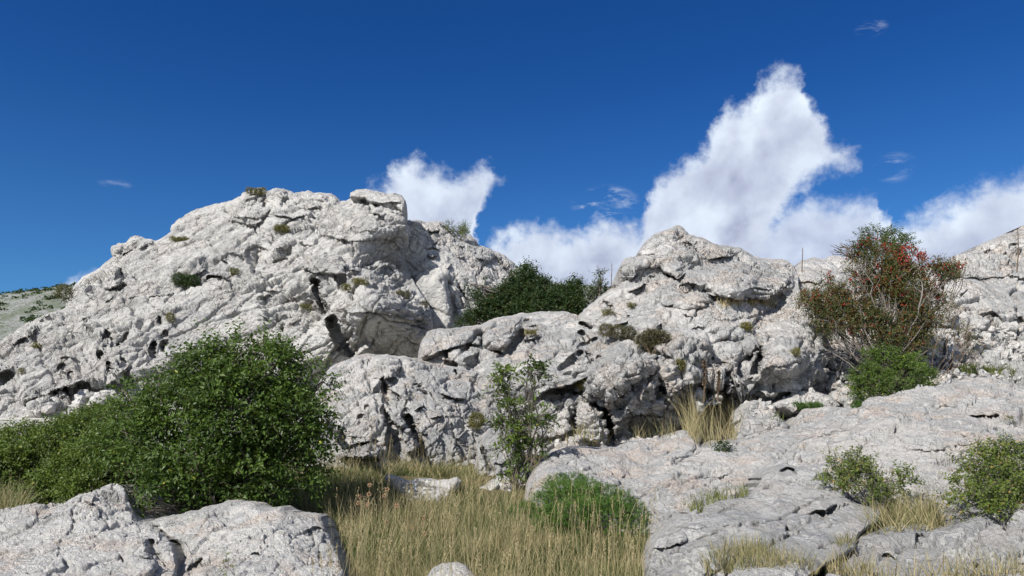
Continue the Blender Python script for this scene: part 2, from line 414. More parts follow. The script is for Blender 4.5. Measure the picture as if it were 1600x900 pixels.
ft = [
 ('bulge', [(505,312),(545,312),(560,318),(590,326),(630,332),(641,360),(640,384),(628,394),(610,380),(592,371),(576,378),(548,379),(515,371),(498,352)], 0.4, 20),
 ('ledge', [(498,366),(528,373),(548,379),(576,378),(592,371),(612,378),(630,392)], 0.5, 8),
 ('bulge', [(470,416),(488,398),(508,392),(528,398),(545,412),(564,424),(545,431),(520,429),(484,425)], 0.55, 14),
 ('ledge', [(470,420),(486,426),(522,430),(548,432)], 0.6, 8),
 ('pocket', [(522,431),(536,432),(545,438),(536,443),(524,438)], 0.8, 4),
 ('ledge', [(536,417),(550,421),(566,425)], 0.5, 6),
 ('bulge', [(516,476),(532,458),(560,440),(580,424),(620,436),(642,462),(670,486),(674,512),(656,552),(620,560),(596,550),(564,530),(536,512),(516,492)], 0.5, 26), ('ledge', [(520,484),(552,489),(588,487),(612,493),(640,502),(668,500)], 0.3, 12),
 ('bulge', [(495,475),(500,440),(540,436),(556,445),(530,462),(512,478)], 0.3, 12),
 ('pocket', [(506,494),(516,492),(530,506),(544,530),(556,548),(552,560),(534,556),(518,534),(508,512)], 2.4, 9),
 ('bulge', [(554,560),(556,546),(565,537),(582,537),(602,552),(600,564)], 0.7, 9),
 ('crack', [(490,434),(495,458),(501,476),(508,488)], 1.0, 4),
 ('pocket', [(496,466),(506,472),(508,484),(500,485)], 0.8, 4),
 ('crack', [(484,424),(488,434),(494,446)], 0.6, 3),
 ('ledge', [(440,466),(452,460),(466,459),(484,459)], 0.45, 7),
 ('ledge', [(410,452),(424,454),(440,452)], 0.35, 6),
 ('ledge', [(402,462),(414,462),(428,460)], 0.3, 5),
 ('pocket', [(434,494),(446,490),(452,500),(446,512),(436,508)], 0.5, 5),
 ('crack', [(441,508),(439,525),(441,552)], 0.6, 3.5),
 ('ledge', [(452,506),(462,500),(474,494)], 0.4, 6), ('ledge', [(408,492),(418,498),(430,500)], 0.3, 5),
 ('crack', [(187,418),(193,432),(193,443),(184,449),(166,454)], 0.5, 2.5),
 ('bulge', [(165,452),(158,440),(160,425),(176,414),(188,420),(193,436),(190,447),(178,452)], 0.35, 10),
 ('pocket', [(386,391),(398,380),(420,388),(406,397),(391,408)], 0.45, 7),
 ('bulge', [(340,385),(360,372),(385,372),(392,388),(385,408),(366,400),(350,404),(338,402)], 0.3, 12),
 ('ledge', [(354,397),(364,395),(374,400)], 0.4, 6), ('ledge', [(334,403),(343,408),(352,406)], 0.35, 6),
 ('ledge', [(314,440),(326,432),(346,431),(360,440)], 0.75, 8),
 ('bulge', [(286,426),(284,410),(300,394),(318,396),(327,412),(322,427),(302,434)], 0.45, 12),
 ('ledge', [(298,430),(314,428),(326,420)], 0.4, 6),
 ('crack', [(414,308),(414,318),(412,328)], 0.5, 4), ('pocket', [(410,312),(419,311),(418,322),(413,330),(409,322)], 0.35, 3),
 ('crack', [(422,328),(418,338),(408,348),(396,353),(378,350),(356,345)], 0.45, 3),
 ('ledge', [(368,342),(386,339),(406,341)], 0.35, 6), ('ledge', [(424,338),(440,336),(456,340),(482,336)], 0.5, 7),
 ('crack', [(430,366),(440,354),(450,347),(464,341)], 0.45, 4), ('ledge', [(424,405),(438,401),(450,401)], 0.4, 6),
 ('ledge', [(432,385),(444,382),(458,377)], 0.35, 6), ('ledge', [(464,376),(478,380),(490,384)], 0.3, 6),
 ('ledge', [(478,326),(488,323),(500,325)], 0.4, 5), ('bulge', [(484,306),(500,300),(522,304),(530,314),(512,316),(492,312)], 0.4, 8),
 ('crack', [(440,300),(448,303),(450,310),(441,316),(438,324)], 0.35, 3),
 ('crack', [(500,300),(512,306),(520,318)], 0.3, 2.5),
 ('bulge', [(424,306),(424,297),(432,294),(446,298),(452,306),(440,312)], 0.3, 6),
 ('bulge', [(374,310),(382,300),(404,296),(418,302),(400,309),(384,313)], 0.35, 8),
 # small crest on the left skyline
 ('bulge', [(174,400),(174,386),(184,381),(192,384),(190,392),(180,402)], 0.4, 6), ('bulge', [(192,392),(194,382),(206,374),(214,380),(208,388)], 0.35, 6),
 ('bulge', [(208,388),(216,376),(226,374),(241,378),(230,386)], 0.35, 6), ('ledge', [(182,402),(200,394),(220,388),(240,381)], 0.4, 6),
 ('crack', [(190,402),(204,396),(216,390)], 0.25, 1.5),
 # lower left face
 ('ledge', [(36,634),(50,624),(67,615),(100,606),(128,594),(160,591),(190,582),(204,568)], 1.3, 9),
 ('pocket', [(110,608),(130,597),(160,593),(190,585),(205,575),(205,600),(180,612),(140,615),(120,618)], 0.9, 6),
 ('bulge', [(100,602),(108,594),(118,594),(128,600),(122,612),(104,612)], 0.4, 5), ('bulge', [(132,618),(138,610),(148,610),(148,622),(136,624)], 0.5, 4),
 ('bulge', [(152,628),(154,618),(166,616),(170,626),(160,632)], 0.5, 4), ('bulge', [(168,592),(170,570),(182,562),(196,574),(200,584),(184,590)], 0.5, 10),
 ('bulge', [(60,634),(62,624),(84,616),(104,612),(112,620),(90,628)], 0.35, 6), ('bulge', [(38,652),(42,640),(62,632),(86,632),(84,644),(60,654)], 0.35, 6),
 ('pocket', [(75,490),(84,488),(86,496),(78,498)], 0.7, 3), ('pocket', [(108,518),(116,516),(119,524),(114,529),(108,524)], 0.7, 3),
 ('pocket', [(134,508),(142,506),(143,514),(138,519),(134,515)], 0.7, 3), ('pocket', [(161,516),(170,512),(172,522),(176,528),(168,529),(162,523)], 0.8, 3),
 ('pocket', [(252,520),(257,514),(260,518),(258,528),(254,532),(251,526)], 0.7, 3),
 ('crack', [(241,532),(239,540),(239,555)], 0.6, 3), ('crack', [(256,533),(256,543),(257,552)], 0.6, 3.2), ('crack', [(249,494),(249,502),(251,508)], 0.4, 2),
 ('ledge', [(20,538),(32,528),(44,522),(56,517)], 0.7, 8), ('ledge', [(44,530),(52,524),(58,519)], 0.4, 5),
 ('crack', [(182,536),(190,528),(200,516)], 0.4, 2.2), ('crack', [(178,535),(186,542),(190,556),(192,566)], 0.5, 2.5),
 ('crack', [(136,503),(146,496),(158,486)], 0.4, 3), ('pocket', [(91,568),(100,566),(102,574),(95,579)], 0.6, 3),
 ('pocket', [(107,580),(114,578),(116,588),(109,592)], 0.6, 3), ('pocket', [(190,558),(198,560),(202,570),(194,572)], 0.8, 4),
 ('pocket', [(159,536),(168,536),(171,543),(163,543)], 0.4, 3), ('ledge', [(142,528),(152,526),(162,531)], 0.35, 5),
 ('crack', [(0,588),(10,584),(22,582)], 0.9, 4), ('crack', [(152,545),(157,552),(155,560)], 0.4, 2.2), ('crack', [(166,563),(170,570),(168,578)], 0.4, 2.5),
 ('ledge', [(92,560),(106,556),(120,560)], 0.35, 5), ('ledge', [(118,500),(128,496),(140,492)], 0.3, 5), ('ledge', [(60,508),(70,500),(88,498)], 0.35, 6),
 ('bulge', [(120,470),(118,455),(128,445),(142,448),(146,462),(134,476)], 0.3, 12), ('pocket', [(126,482),(140,474),(146,480),(134,488)], 0.3, 5),
 ('ledge', [(200,468),(208,464),(214,462)], 0.25, 4), ('ledge', [(164,472),(172,468),(178,466)], 0.25, 4),
 ('ledge', [(230,462),(244,460),(254,464)], 0.3, 4), ('ledge', [(255,464),(262,463),(270,464)], 0.25, 3),
 ('crack', [(238,378),(246,386),(250,398)], 0.2, 3),
 ('crack', [(560,438),(553,452),(552,462)], 0.25, 1.5), ('ledge', [(616,446),(622,450),(630,446)], 0.3, 4), ('ledge', [(660,452),(668,458),(676,464)], 0.2, 3),
 ('ledge', [(578,332),(592,340),(602,346)], 0.45, 6), ('crack', [(584,321),(578,330),(584,338)], 0.45, 3),
 ('crack', [(600,330),(600,346)], 0.3, 2), ('bulge', [(632,358),(640,354),(643,362),(640,372),(632,370)], 0.3, 5),
 ('pocket', [(606,414),(614,416),(618,422),(610,424)], 0.5, 3), ('pocket', [(598,415),(604,413),(606,418),(600,419)], 0.5, 2.5),
 ('ledge', [(556,366),(572,360),(588,364)], 0.2, 5), ('ledge', [(546,362),(552,355),(558,360)], 0.25, 3),
]
disp = [('joint', 1.6, 0.17, dict(sets=[((-0.5,0.15,1.0),.55), ((0.8,0.15,-0.62),.8), ((0.5,-.1,.9),.8)], cw=.045, cd=.9)), ('joint', 0.6, 0.05, dict(sets=[((-0.5,0.15,1.0),.55), ((0.8,0.15,-0.62),.8), ((0.5,-.1,.9),.8)], cw=.03, cd=2.2, p=.35)), ('blk', 2.6, 0.20, dict(aniso=(0.8,1,1.35), crack=0.2, cw=0.035)), ('blk', 0.95, 0.10, dict(aniso=(0.75,1,1.5), crack=0.3, cw=.06)), ('blk', 0.40, 0.042, dict(aniso=(0.8,1,1.4), crack=0.4, cw=.09)), ('blk', 0.2, 0.018, dict(crack=.3, cw=.1)),
        ('saw', 0.9, 0.13, dict(dir=(-0.55,0.1,1.0))), ('rdg', 1.6, 0.06), ('fbm', 0.5, 0.030, dict(gain=0.6)), ('flute', 0.32, 0.085, dict(axis=(0.75,0.3,1.0)))]
rough = [([(540,378),(632,396),(636,425),(600,425),(550,415)], 2.0), ([(395,430),(500,425),(500,520),(420,520),(400,470)], 1.5), ([(80,500),(200,500),(200,600),(80,600)], 1.3),
         ([(195,455),(360,450),(420,470),(420,540),(260,560),(200,520)], 0.22), ([(240,360),(390,315),(405,345),(330,360),(260,390)], 0.3), ([(0,560),(80,520),(85,600),(30,640)], 0.35),
         ([(560,440),(640,450),(660,490),(560,485)], 0.35), ([(505,318),(590,325),(600,365),(520,360)], 0.5)]
rockmass('limestone_dome', 'massive pale limestone dome filling the left skyline behind the big green bush', 'rock outcrop', P_DOME, ctl, ft, M_DOME,
         step=1.0, curl=(18, 1.1), disp=disp, rough=rough, flat=[[(-60,600),(720,560),(720,760),(-60,760)], [(640,425),(700,425),(700,600),(640,600)]], seed=3, jag=3.0, back=8.0)

# capstone lying on the dome
rockmass('capstone_boulder', 'flat overhanging boulder lying on the right top of the big dome', 'boulder',
  [(546,308),(547,301),(558,296),(572,295),(590,299),(605,303),(616,301),(628,305),(634,314),(634,323),(629,332),(621,326),(611,319),(595,322),(580,319),(570,311),(558,311)],
  [(546,305,26.6),(590,300,26.7),(590,318,26.0),(632,312,26.1),(560,308,26.3)], [('ledge', [(575,312),(595,318),(612,314),(628,318)], 0.35, 8), ('ledge', [(606,303),(618,304),(630,308)], 0.3, 3)], M_DOME,
  step=0.7, curl=(9, 0.7), disp=[('blk', 0.9, 0.10), ('blk', 0.3, 0.04), ('fbm', 0.4, 0.04)], seed=8, jag=1.5, back=1.8)

# second dome behind the cleft
rockmass('fluted_dome', 'steep pale dome with rain-cut runnels rising behind the cleft, left of the dark tree', 'rock outcrop',
  [(560,420),(600,380),(622,350),(638,344),(656,343),(664,346),(672,345),(687,346),(697,351),(706,358),(716,372),(730,378),(745,382),(768,389),(788,399),(800,408),(808,416),(824,422),(840,430),(856,440),(872,450),(890,466),(915,490),(930,520),(930,600),(560,620)],
  [(600,420,27.5),(640,350,28.0),(690,350,28.6),(650,420,26.9),(700,440,26.4),(740,400,28.5),(800,415,29.5),(760,450,27.5),(870,455,30),(820,500,27),(700,520,25.8),(650,500,26.5),(650,600,25),(900,560,27)],
  [('bulge', [(640,500),(646,440),(660,424),(700,424),(712,470),(716,530),(690,560),(650,560)], 0.7, 14),
   ('crack', [(696,432),(702,460),(708,480),(709,498)], 0.7, 6), ('crack', [(706,428),(714,440),(722,458),(730,470),(742,500)], 0.5, 3),
   ('ledge', [(686,423),(694,423),(702,418),(704,412)], 0.5, 5), ('ledge', [(668,400),(674,404),(682,402)], 0.5, 4), ('ledge', [(666,390),(676,388),(686,395)], 0.4, 4),
   ('ledge', [(664,359),(672,360),(684,362)], 0.4, 5), ('crack', [(664,358),(674,364),(686,361)], 0.3, 2.5), ('crack', [(657,346),(658,360)], 0.35, 3),
   ('crack', [(690,352),(700,362),(712,374)], 0.5, 3), ('ledge', [(740,403),(750,406),(760,408)], 0.5, 4), ('ledge', [(712,402),(718,404),(724,402)], 0.35, 3),
   ('ledge', [(784,418),(790,418),(796,419)], 0.35, 3), ('ledge', [(715,385),(722,388)], 0.35, 3), ('crack', [(674,386),(684,380)], 0.2, 2),
   ('ledge', [(738,444),(750,448),(756,446)], 0.35, 4), ('crack', [(717,456),(722,480),(736,505),(746,520)], 0.4, 4), ('crack', [(766,372),(782,386),(800,404)], 0.2, 2)],
  M_DOME, step=1.0, curl=(14, 1.0), disp=[('blk', 3.0, 0.20, dict(aniso=(1.2,1,.8), crack=.1)), ('joint', 1.8, .14, dict(sets=[((.95,.2,.2),.8), ((.35,.1,.9),.7)], cw=.04, cd=.7)), ('blk', 1.0, 0.07), ('blk', 0.38, 0.06, dict(crack=.4, cw=.08)), ('blk', 0.2, 0.02), ('fbm', 0.5, 0.05, dict(gain=.6)), ('rdg', 1.8, .08), ('flute', 0.38, 0.09, dict(axis=(-0.15,0.25,1.0)))],
  rough=[([(650,425),(705,425),(712,520),(650,520)], 0.1)], flat=[[(540,430),(720,480),(960,480),(960,640),(540,640)]], seed=12, jag=2.5, back=6.0)
rockmass('crest_boulder', 'small rough boulder perched on the crest right of the yellow-green shrub', 'boulder',
  [(718,372),(724,367),(735,366),(744,374),(747,381),(740,384),(730,381),(722,380)], [(720,375,29.2),(745,378,29.2),(732,382,28.8)], [], M_DOME, step=0.7, curl=(6,.5),
  disp=[('blk', .5, .09), ('fbm', .3, .04)], seed=15, jag=1.5, back=1.2)

# ridge at the back right
rockmass('broken_ridge', 'broken pale ridge of jointed blocks rising to the right edge behind the berried bush', 'rock outcrop',
  [(1225,440),(1240,420),(1252,406),(1262,404),(1272,401),(1285,404),(1300,399),(1340,405),(1400,412),(1450,416),(1480,411),(1490,403),(1500,397),(1515,393),(1524,390),(1528,383),(1538,380),(1548,376),(1560,372),(1568,366),(1580,364),(1590,357),(1600,352),(1640,340),(1640,640),(1225,660)],
  [(1300,405,21.5),(1240,430,19.9),(1400,415,21.5),(1500,400,22.5),(1600,358,24.5),(1640,345,25),(1600,430,20.3),(1500,440,18.6),(1300,480,17.6),(1300,560,15.6),(1250,480,17.6),(1400,500,17.6),(1600,520,17.2),(1500,520,16.9),(1600,590,14.2),(1480,590,14.4),(1380,610,14.6),(1260,620,15.2)],
  [('ledge', [(1484,430),(1500,432),(1530,434),(1570,432),(1640,433)], 0.35, 8), ('pocket', [(1538,488),(1548,486),(1562,492),(1566,500),(1548,501)], 0.9, 4),
   ('pocket', [(1588,498),(1600,492),(1610,505),(1596,508)], 0.7, 4), ('pocket', [(1506,428),(1514,425),(1517,430),(1510,433)], 0.6, 2.5),
   ('crack', [(1500,465),(1506,458),(1513,453)], 0.3, 2), ('ledge', [(1470,497),(1482,500),(1494,494)], 0.4, 5), ('bulge', [(1468,500),(1472,490),(1490,484),(1500,492),(1490,502)], 0.3, 6),
   ('bulge', [(1530,560),(1545,552),(1570,552),(1582,562),(1576,572),(1540,572)], 0.35, 7), ('ledge', [(1530,382),(1545,388),(1560,392)], 0.4, 4), ('crack', [(1568,395),(1574,410),(1580,414)], 0.5, 2.5),
   ('crack', [(1585,376),(1590,388),(1600,394)], 0.5, 3), ('bulge', [(1308,425),(1312,408),(1328,406),(1342,416),(1336,426)], 0.3, 8), ('ledge', [(1240,442),(1262,440),(1290,444)], 0.3, 5)],
  M_MID, step=1.05, curl=(12, 1.0),
  disp=[('joint', 1.0, 0.15, dict(sets=[((-0.35,0.2,1.0),.6), ((0.9,0.2,0.45),.9), ((-.75,.1,.65),.9)], cw=.035, cd=.9)), ('blk', 1.7, 0.15, dict(crack=.3, cw=.05)), ('blk', 0.62, 0.10, dict(crack=.45, cw=.08)), ('blk', 0.26, 0.045, dict(crack=.3)), ('fbm', 0.4, 0.04)],
  rough=[([(1490,434),(1640,434),(1640,490),(1480,490)], 0.18), ([(1450,500),(1640,505),(1640,600),(1440,600)], 1.6), ([(1484,395),(1640,350),(1640,432),(1484,430)], 1.3)], flat=[[(1205,470),(1300,470),(1300,680),(1205,680)],[(1200,600),(1660,560),(1660,680),(1200,680)],[(1590,300),(1700,300),(1700,700),(1590,700)]], seed=21, jag=3.0, back=6.0)

# central outcrop with the pointed top
P_MID = [(640,600),(652,565),(654,545),(660,532),(668,519),(680,514),(707,512),(748,508),(757,503),(780,496),(800,492),(819,489),(845,487),(873,486),(890,488),(904,493),(911,485),(925,472),(938,463),(950,454),(960,449),(972,440),(968,430),(967,418),(971,411),(978,404),(990,400),
  (998,398),(997,392),(1003,384),(1012,375),(1020,366),(1036,360),(1048,356),(1057,352),(1068,356),(1076,366),(1088,370),(1096,371),(1106,376),(1117,381),(1132,384),(1147,386),(1158,387),(1166,391),(1177,399),(1190,403),(1201,403),(1218,405),(1231,408),(1240,416),(1246,430),(1250,455),(1262,475),(1280,500),(1292,530),(1296,570),(1292,600),(1270,640),(1240,680),(1180,710),(1000,730),(840,740),(700,700)]
ctl = [(660,530,15.6),(700,520,15.8),(800,495,16.4),(870,490,16.6),(700,560,14.6),(760,560,14.6),(660,600,13.9),(740,640,13.5),(780,690,13.2),(850,590,13.5),(880,640,13.4),(860,700,12.9),(930,660,12.9),(940,700,12.8),(980,600,12.7),(1000,560,13.3),(1060,620,13.3),(1040,690,13.6),(1000,520,14.6),(1150,520,15),(1080,520,14.4),
  (1120,600,13.8),(1140,660,13.9),(1230,560,14.2),(1230,620,14.0),(1060,360,19.3),(1060,400,18.2),(1000,400,18.4),(1150,395,19.3),(1160,430,17.2),(1230,415,19.6),(1200,480,16.8),(1230,450,17.6),(950,460,17.0),(960,500,15.6),(910,495,16.2),(1050,450,16.6),(1285,520,15.9),(1290,470,16.9),(1280,600,15)]
ft = [
 ('bulge', [(654,560),(666,520),(680,514),(748,510),(752,540),(736,534),(702,546),(670,562)], 0.45, 12), ('ledge', [(664,560),(684,550),(704,544),(736,535),(752,540)], 0.5, 6),
 ('bulge', [(704,548),(736,540),(750,546),(744,568),(728,574),(706,568),(688,560)], 0.25, 8), ('pocket', [(726,562),(738,554),(750,550),(746,568),(730,575)], 0.7, 5), ('pocket', [(690,562),(706,564),(716,572),(700,572)], 0.5, 4),
 ('bulge', [(752,506),(816,492),(818,510),(810,528),(794,546),(788,553),(770,547),(752,540)], 0.5, 14), ('crack', [(818,508),(812,528),(800,544),(788,554),(772,548)], 0.5, 4), ('crack', [(752,510),(752,542)], 0.3, 2.5),
 ('ledge', [(814,530),(826,530),(842,523)], 0.35, 5), ('ledge', [(824,508),(832,510),(840,509)], 0.25, 4), ('crack', [(820,500),(828,496)], 0.2, 2),
 ('bulge', [(748,560),(770,548),(800,552),(860,520),(900,520),(918,540),(926,585),(890,600),(862,610),(840,620),(790,625),(752,600)], 0.35, 26),
 ('ledge', [(836,622),(848,613),(862,607),(890,600),(908,594),(926,584)], 0.85, 9), ('pocket', [(854,614),(880,608),(904,608),(912,600),(922,592),(914,612),(904,620),(880,616)], 0.9, 4),
 ('crack', [(874,580),(886,570),(898,558),(914,547)], 0.4, 4), ('crack', [(917,544),(922,556),(927,566)], 0.3, 2), ('crack', [(904,516),(912,522),(920,534)], 0.5, 3.5), ('crack', [(906,540),(920,532),(934,524)], 0.3, 2),
 ('bulge', [(876,584),(900,562),(916,548),(926,566),(926,584),(905,590)], 0.2, 10),
 ('crack', [(906,618),(920,628),(932,634),(944,640),(950,655),(954,672),(956,694)], 0.9, 4.5),
 ('bulge', [(840,690),(835,650),(845,628),(870,622),(902,624),(896,650),(890,690)], 0.3, 14), ('bulge', [(898,692),(896,650),(905,626),(925,632),(944,645),(950,668),(952,700)], 0.35, 12), ('crack', [(900,630),(895,655),(890,690)], 0.35, 3),
 ('bulge', [(915,600),(920,570),(930,548),(965,524),(1000,545),(1023,555),(1026,582),(1002,590),(974,617),(955,635),(922,612)], 0.6, 26),
 ('ledge', [(950,634),(974,617),(1002,592),(1026,584)], 0.55, 7), ('ledge', [(918,606),(934,622),(952,634)], 0.3, 5),
 ('crack', [(1026,548),(1025,566),(1026,584),(1034,600),(1036,622)], 0.7, 4), ('crack', [(1030,551),(1045,560),(1060,569),(1078,578)], 0.45, 2.5),
 ('bulge', [(962,664),(966,640),(978,622),(1000,598),(1020,592),(1032,606),(1040,620),(1042,636),(1030,648),(1005,650),(985,657)], 0.35, 12),
 ('bulge', [(1030,615),(1030,570),(1048,566),(1078,580),(1092,585),(1056,614),(1044,632)], 0.25, 10),
 ('ledge', [(962,664),(987,656),(1010,649),(1035,650),(1045,632),(1056,615),(1075,600),(1094,586)], 0.8, 6),
 ('pocket', [(962,668),(1000,654),(1036,654),(1050,634),(1060,617),(1092,590),(1118,586),(1130,600),(1142,622),(1142,655),(1100,672),(1050,680),(980,690),(960,684)], 1.3, 9),
 ('bulge', [(1034,552),(1050,536),(1080,525),(1106,535),(1114,556),(1100,566),(1070,569),(1045,564)], 0.45, 14), ('pocket', [(1096,560),(1112,553),(1116,562),(1108,570)], 0.4, 4),
 ('bulge', [(1120,522),(1130,510),(1150,506),(1162,518),(1154,532),(1130,530)], 0.35, 8), ('crack', [(1128,534),(1140,540),(1156,536)], 0.35, 3),
 ('bulge', [(1160,600),(1164,562),(1178,545),(1196,505),(1236,486),(1268,508),(1288,545),(1292,590),(1265,600),(1230,611),(1190,606)], 0.8, 46),
 ('bulge', [(1160,548),(1176,520),(1195,505),(1204,525),(1196,546),(1180,550)], 0.3, 12), ('crack', [(1188,540),(1186,556),(1180,572),(1178,586)], 0.7, 5), ('pocket', [(1162,546),(1176,548),(1184,560),(1180,584),(1168,586),(1164,566)], 0.5, 6),
 ('ledge', [(1182,612),(1208,616),(1232,613),(1262,600)], 0.6, 8), ('pocket', [(1178,618),(1210,622),(1250,606),(1256,612),(1230,626),(1200,634),(1178,628)], 0.7, 5),
 ('crack', [(1128,545),(1128,560),(1132,574)], 0.4, 3), ('crack', [(1146,560),(1140,572),(1134,590)], 0.35, 3), ('ledge', [(1132,590),(1150,586),(1166,592)], 0.4, 5), ('ledge', [(1140,606),(1156,602),(1172,606)], 0.4, 5),
 ('bulge', [(1136,610),(1138,598),(1154,590),(1170,598),(1172,610),(1150,616)], 0.4, 6), ('bulge', [(1072,632),(1074,618),(1090,612),(1096,622),(1092,640)], 0.8, 6), ('bulge', [(1098,636),(1100,618),(1120,612),(1132,622),(1128,640)], 0.8, 7),
 # pointed summit
 ('bulge', [(997,398),(1003,384),(1020,366),(1057,353),(1070,380),(1088,394),(1100,404),(1085,418),(1070,428),(1058,432),(1036,420),(1020,414),(1026,400)], 0.5, 16),
 ('bulge', [(1068,372),(1080,368),(1117,380),(1150,388),(1151,398),(1126,402),(1102,404),(1084,390)], 0.4, 10),
 ('ledge', [(1015,416),(1026,418),(1038,423),(1052,432),(1060,437),(1072,428)], 0.7, 7), ('crack', [(1016,416),(1034,422),(1048,430),(1060,438)], 0.35, 2),
 ('ledge', [(1067,378),(1076,383),(1088,393),(1101,405)], 0.4, 5), ('crack', [(1067,378),(1078,384),(1090,394),(1101,405)], 0.5, 2.2),
 ('ledge', [(1101,406),(1116,405),(1128,401),(1151,400)], 0.6, 6), ('ledge', [(996,399),(1010,398),(1027,400)], 0.55, 6),
 ('bulge', [(968,420),(972,411),(990,400),(1020,401),(1026,414),(1010,422),(994,432),(974,438)], 0.45, 10), ('ledge', [(970,438),(984,436),(996,430)], 0.35, 5),
 ('ledge', [(980,458),(998,450),(1014,446),(1032,443)], 0.5, 8), ('pocket', [(984,462),(994,452),(1012,448),(1026,446),(1004,460),(990,466)], 0.3, 5),
 ('bulge', [(1050,445),(1070,436),(1110,430),(1160,420),(1245,432),(1240,455),(1204,467),(1140,467),(1100,452)], 0.6, 14),
 ('ledge', [(1104,459),(1120,464),(1142,468),(1170,469),(1204,468),(1228,460)], 0.85, 9), ('pocket', [(1108,461),(1120,460),(1136,466),(1170,469),(1204,469),(1226,462),(1226,468),(1200,474),(1136,474),(1114,472)], 0.6, 4),
 ('ledge', [(1056,446),(1076,442),(1096,446)], 0.35, 6), ('ledge', [(1160,456),(1180,450),(1206,452)], 0.25, 5),
 ('crack', [(1199,416),(1210,426),(1222,433),(1248,435)], 0.4, 2.5),
 ('bulge', [(1038,480),(1054,463),(1080,455),(1106,460),(1113,470),(1100,480),(1070,484)], 0.4, 12), ('ledge', [(1050,459),(1066,456),(1080,456)], 0.2, 4),
 ('ledge', [(950,513),(964,507),(984,502)], 0.4, 5), ('crack', [(943,468),(950,478),(962,478)], 0.35, 2.5), ('crack', [(904,502),(914,507),(926,510)], 0.4, 3),
 ('crack', [(1028,474),(1038,480),(1048,482)], 0.3, 2.2), ('ledge', [(1066,490),(1078,492),(1090,490)], 0.3, 4), ('pocket', [(979,492),(983,491),(983,496),(979,496)], 0.4, 2),
 ('bulge', [(1000,512),(1006,502),(1024,500),(1032,512),(1020,520),(1006,520)], 0.25, 7), ('crack', [(1030,520),(1032,508)], 0.3, 2), ('ledge', [(1012,428),(1024,430)], 0.2, 3),
 ('crack', [(930,552),(938,560),(942,570)], 0.3, 3), ('ledge', [(1080,512),(1092,508),(1104,512)], 0.25, 4), ('ledge', [(1064,552),(1070,556),(1078,548)], 0.2, 2.5),
]
disp = [('joint', 1.1, 0.13, dict(sets=[((-0.35,0.2,1.0),.6), ((0.9,0.2,0.45),.9), ((-.75,.1,.65),.9)], cw=.03, cd=.9)), ('joint', 0.4, 0.035, dict(sets=[((-0.35,0.2,1.0),.6), ((0.9,0.2,0.45),.9), ((-.75,.1,.65),.9)], cw=.018, cd=2.2, p=.35)), ('blk', 1.6, 0.12, dict(aniso=(0.8,1,1.3), crack=0.25, cw=0.04)), ('blk', 0.6, 0.07, dict(aniso=(0.8,1,1.4), crack=0.25, cw=.06)), ('blk', 0.25, 0.026, dict(crack=0.4, cw=.09)), ('blk', 0.12, 0.018, dict(crack=0.3, cw=.1)),
        ('saw', 0.7, 0.07, dict(dir=(-0.35,0.1,1.0))), ('rdg', 1.1, 0.035), ('fbm', 0.3, 0.025, dict(gain=0.6)), ('pit', 0.3, 0.04, dict(p=.12))]
rough = [([(1090,560),(1170,560),(1180,650),(1100,660)], 1.8), ([(960,590),(1040,600),(1040,655),(960,665)], 1.5), ([(1190,490),(1280,510),(1290,590),(1200,600)], 0.45),
         ([(760,555),(900,530),(910,595),(770,620)], 0.35), ([(680,515),(745,512),(745,535),(680,545)], 0.3), ([(760,505),(810,496),(790,545),(760,540)], 0.3)]
rockmass('pointed_outcrop', 'mottled grey and white outcrop rising to a pointed top in the middle of the view', 'rock outcrop', P_MID, ctl, ft, M_MID,
         step=1.0, curl=(15, 0.9), disp=disp, rough=rough, flat=[[(1205,425),(1320,425),(1320,570),(1252,570),(1225,480)],[(600,580),(790,560),(790,760),(600,760)],[(770,680),(1300,680),(1300,760),(770,760)]], seed=31, jag=2.5, back=4.0)

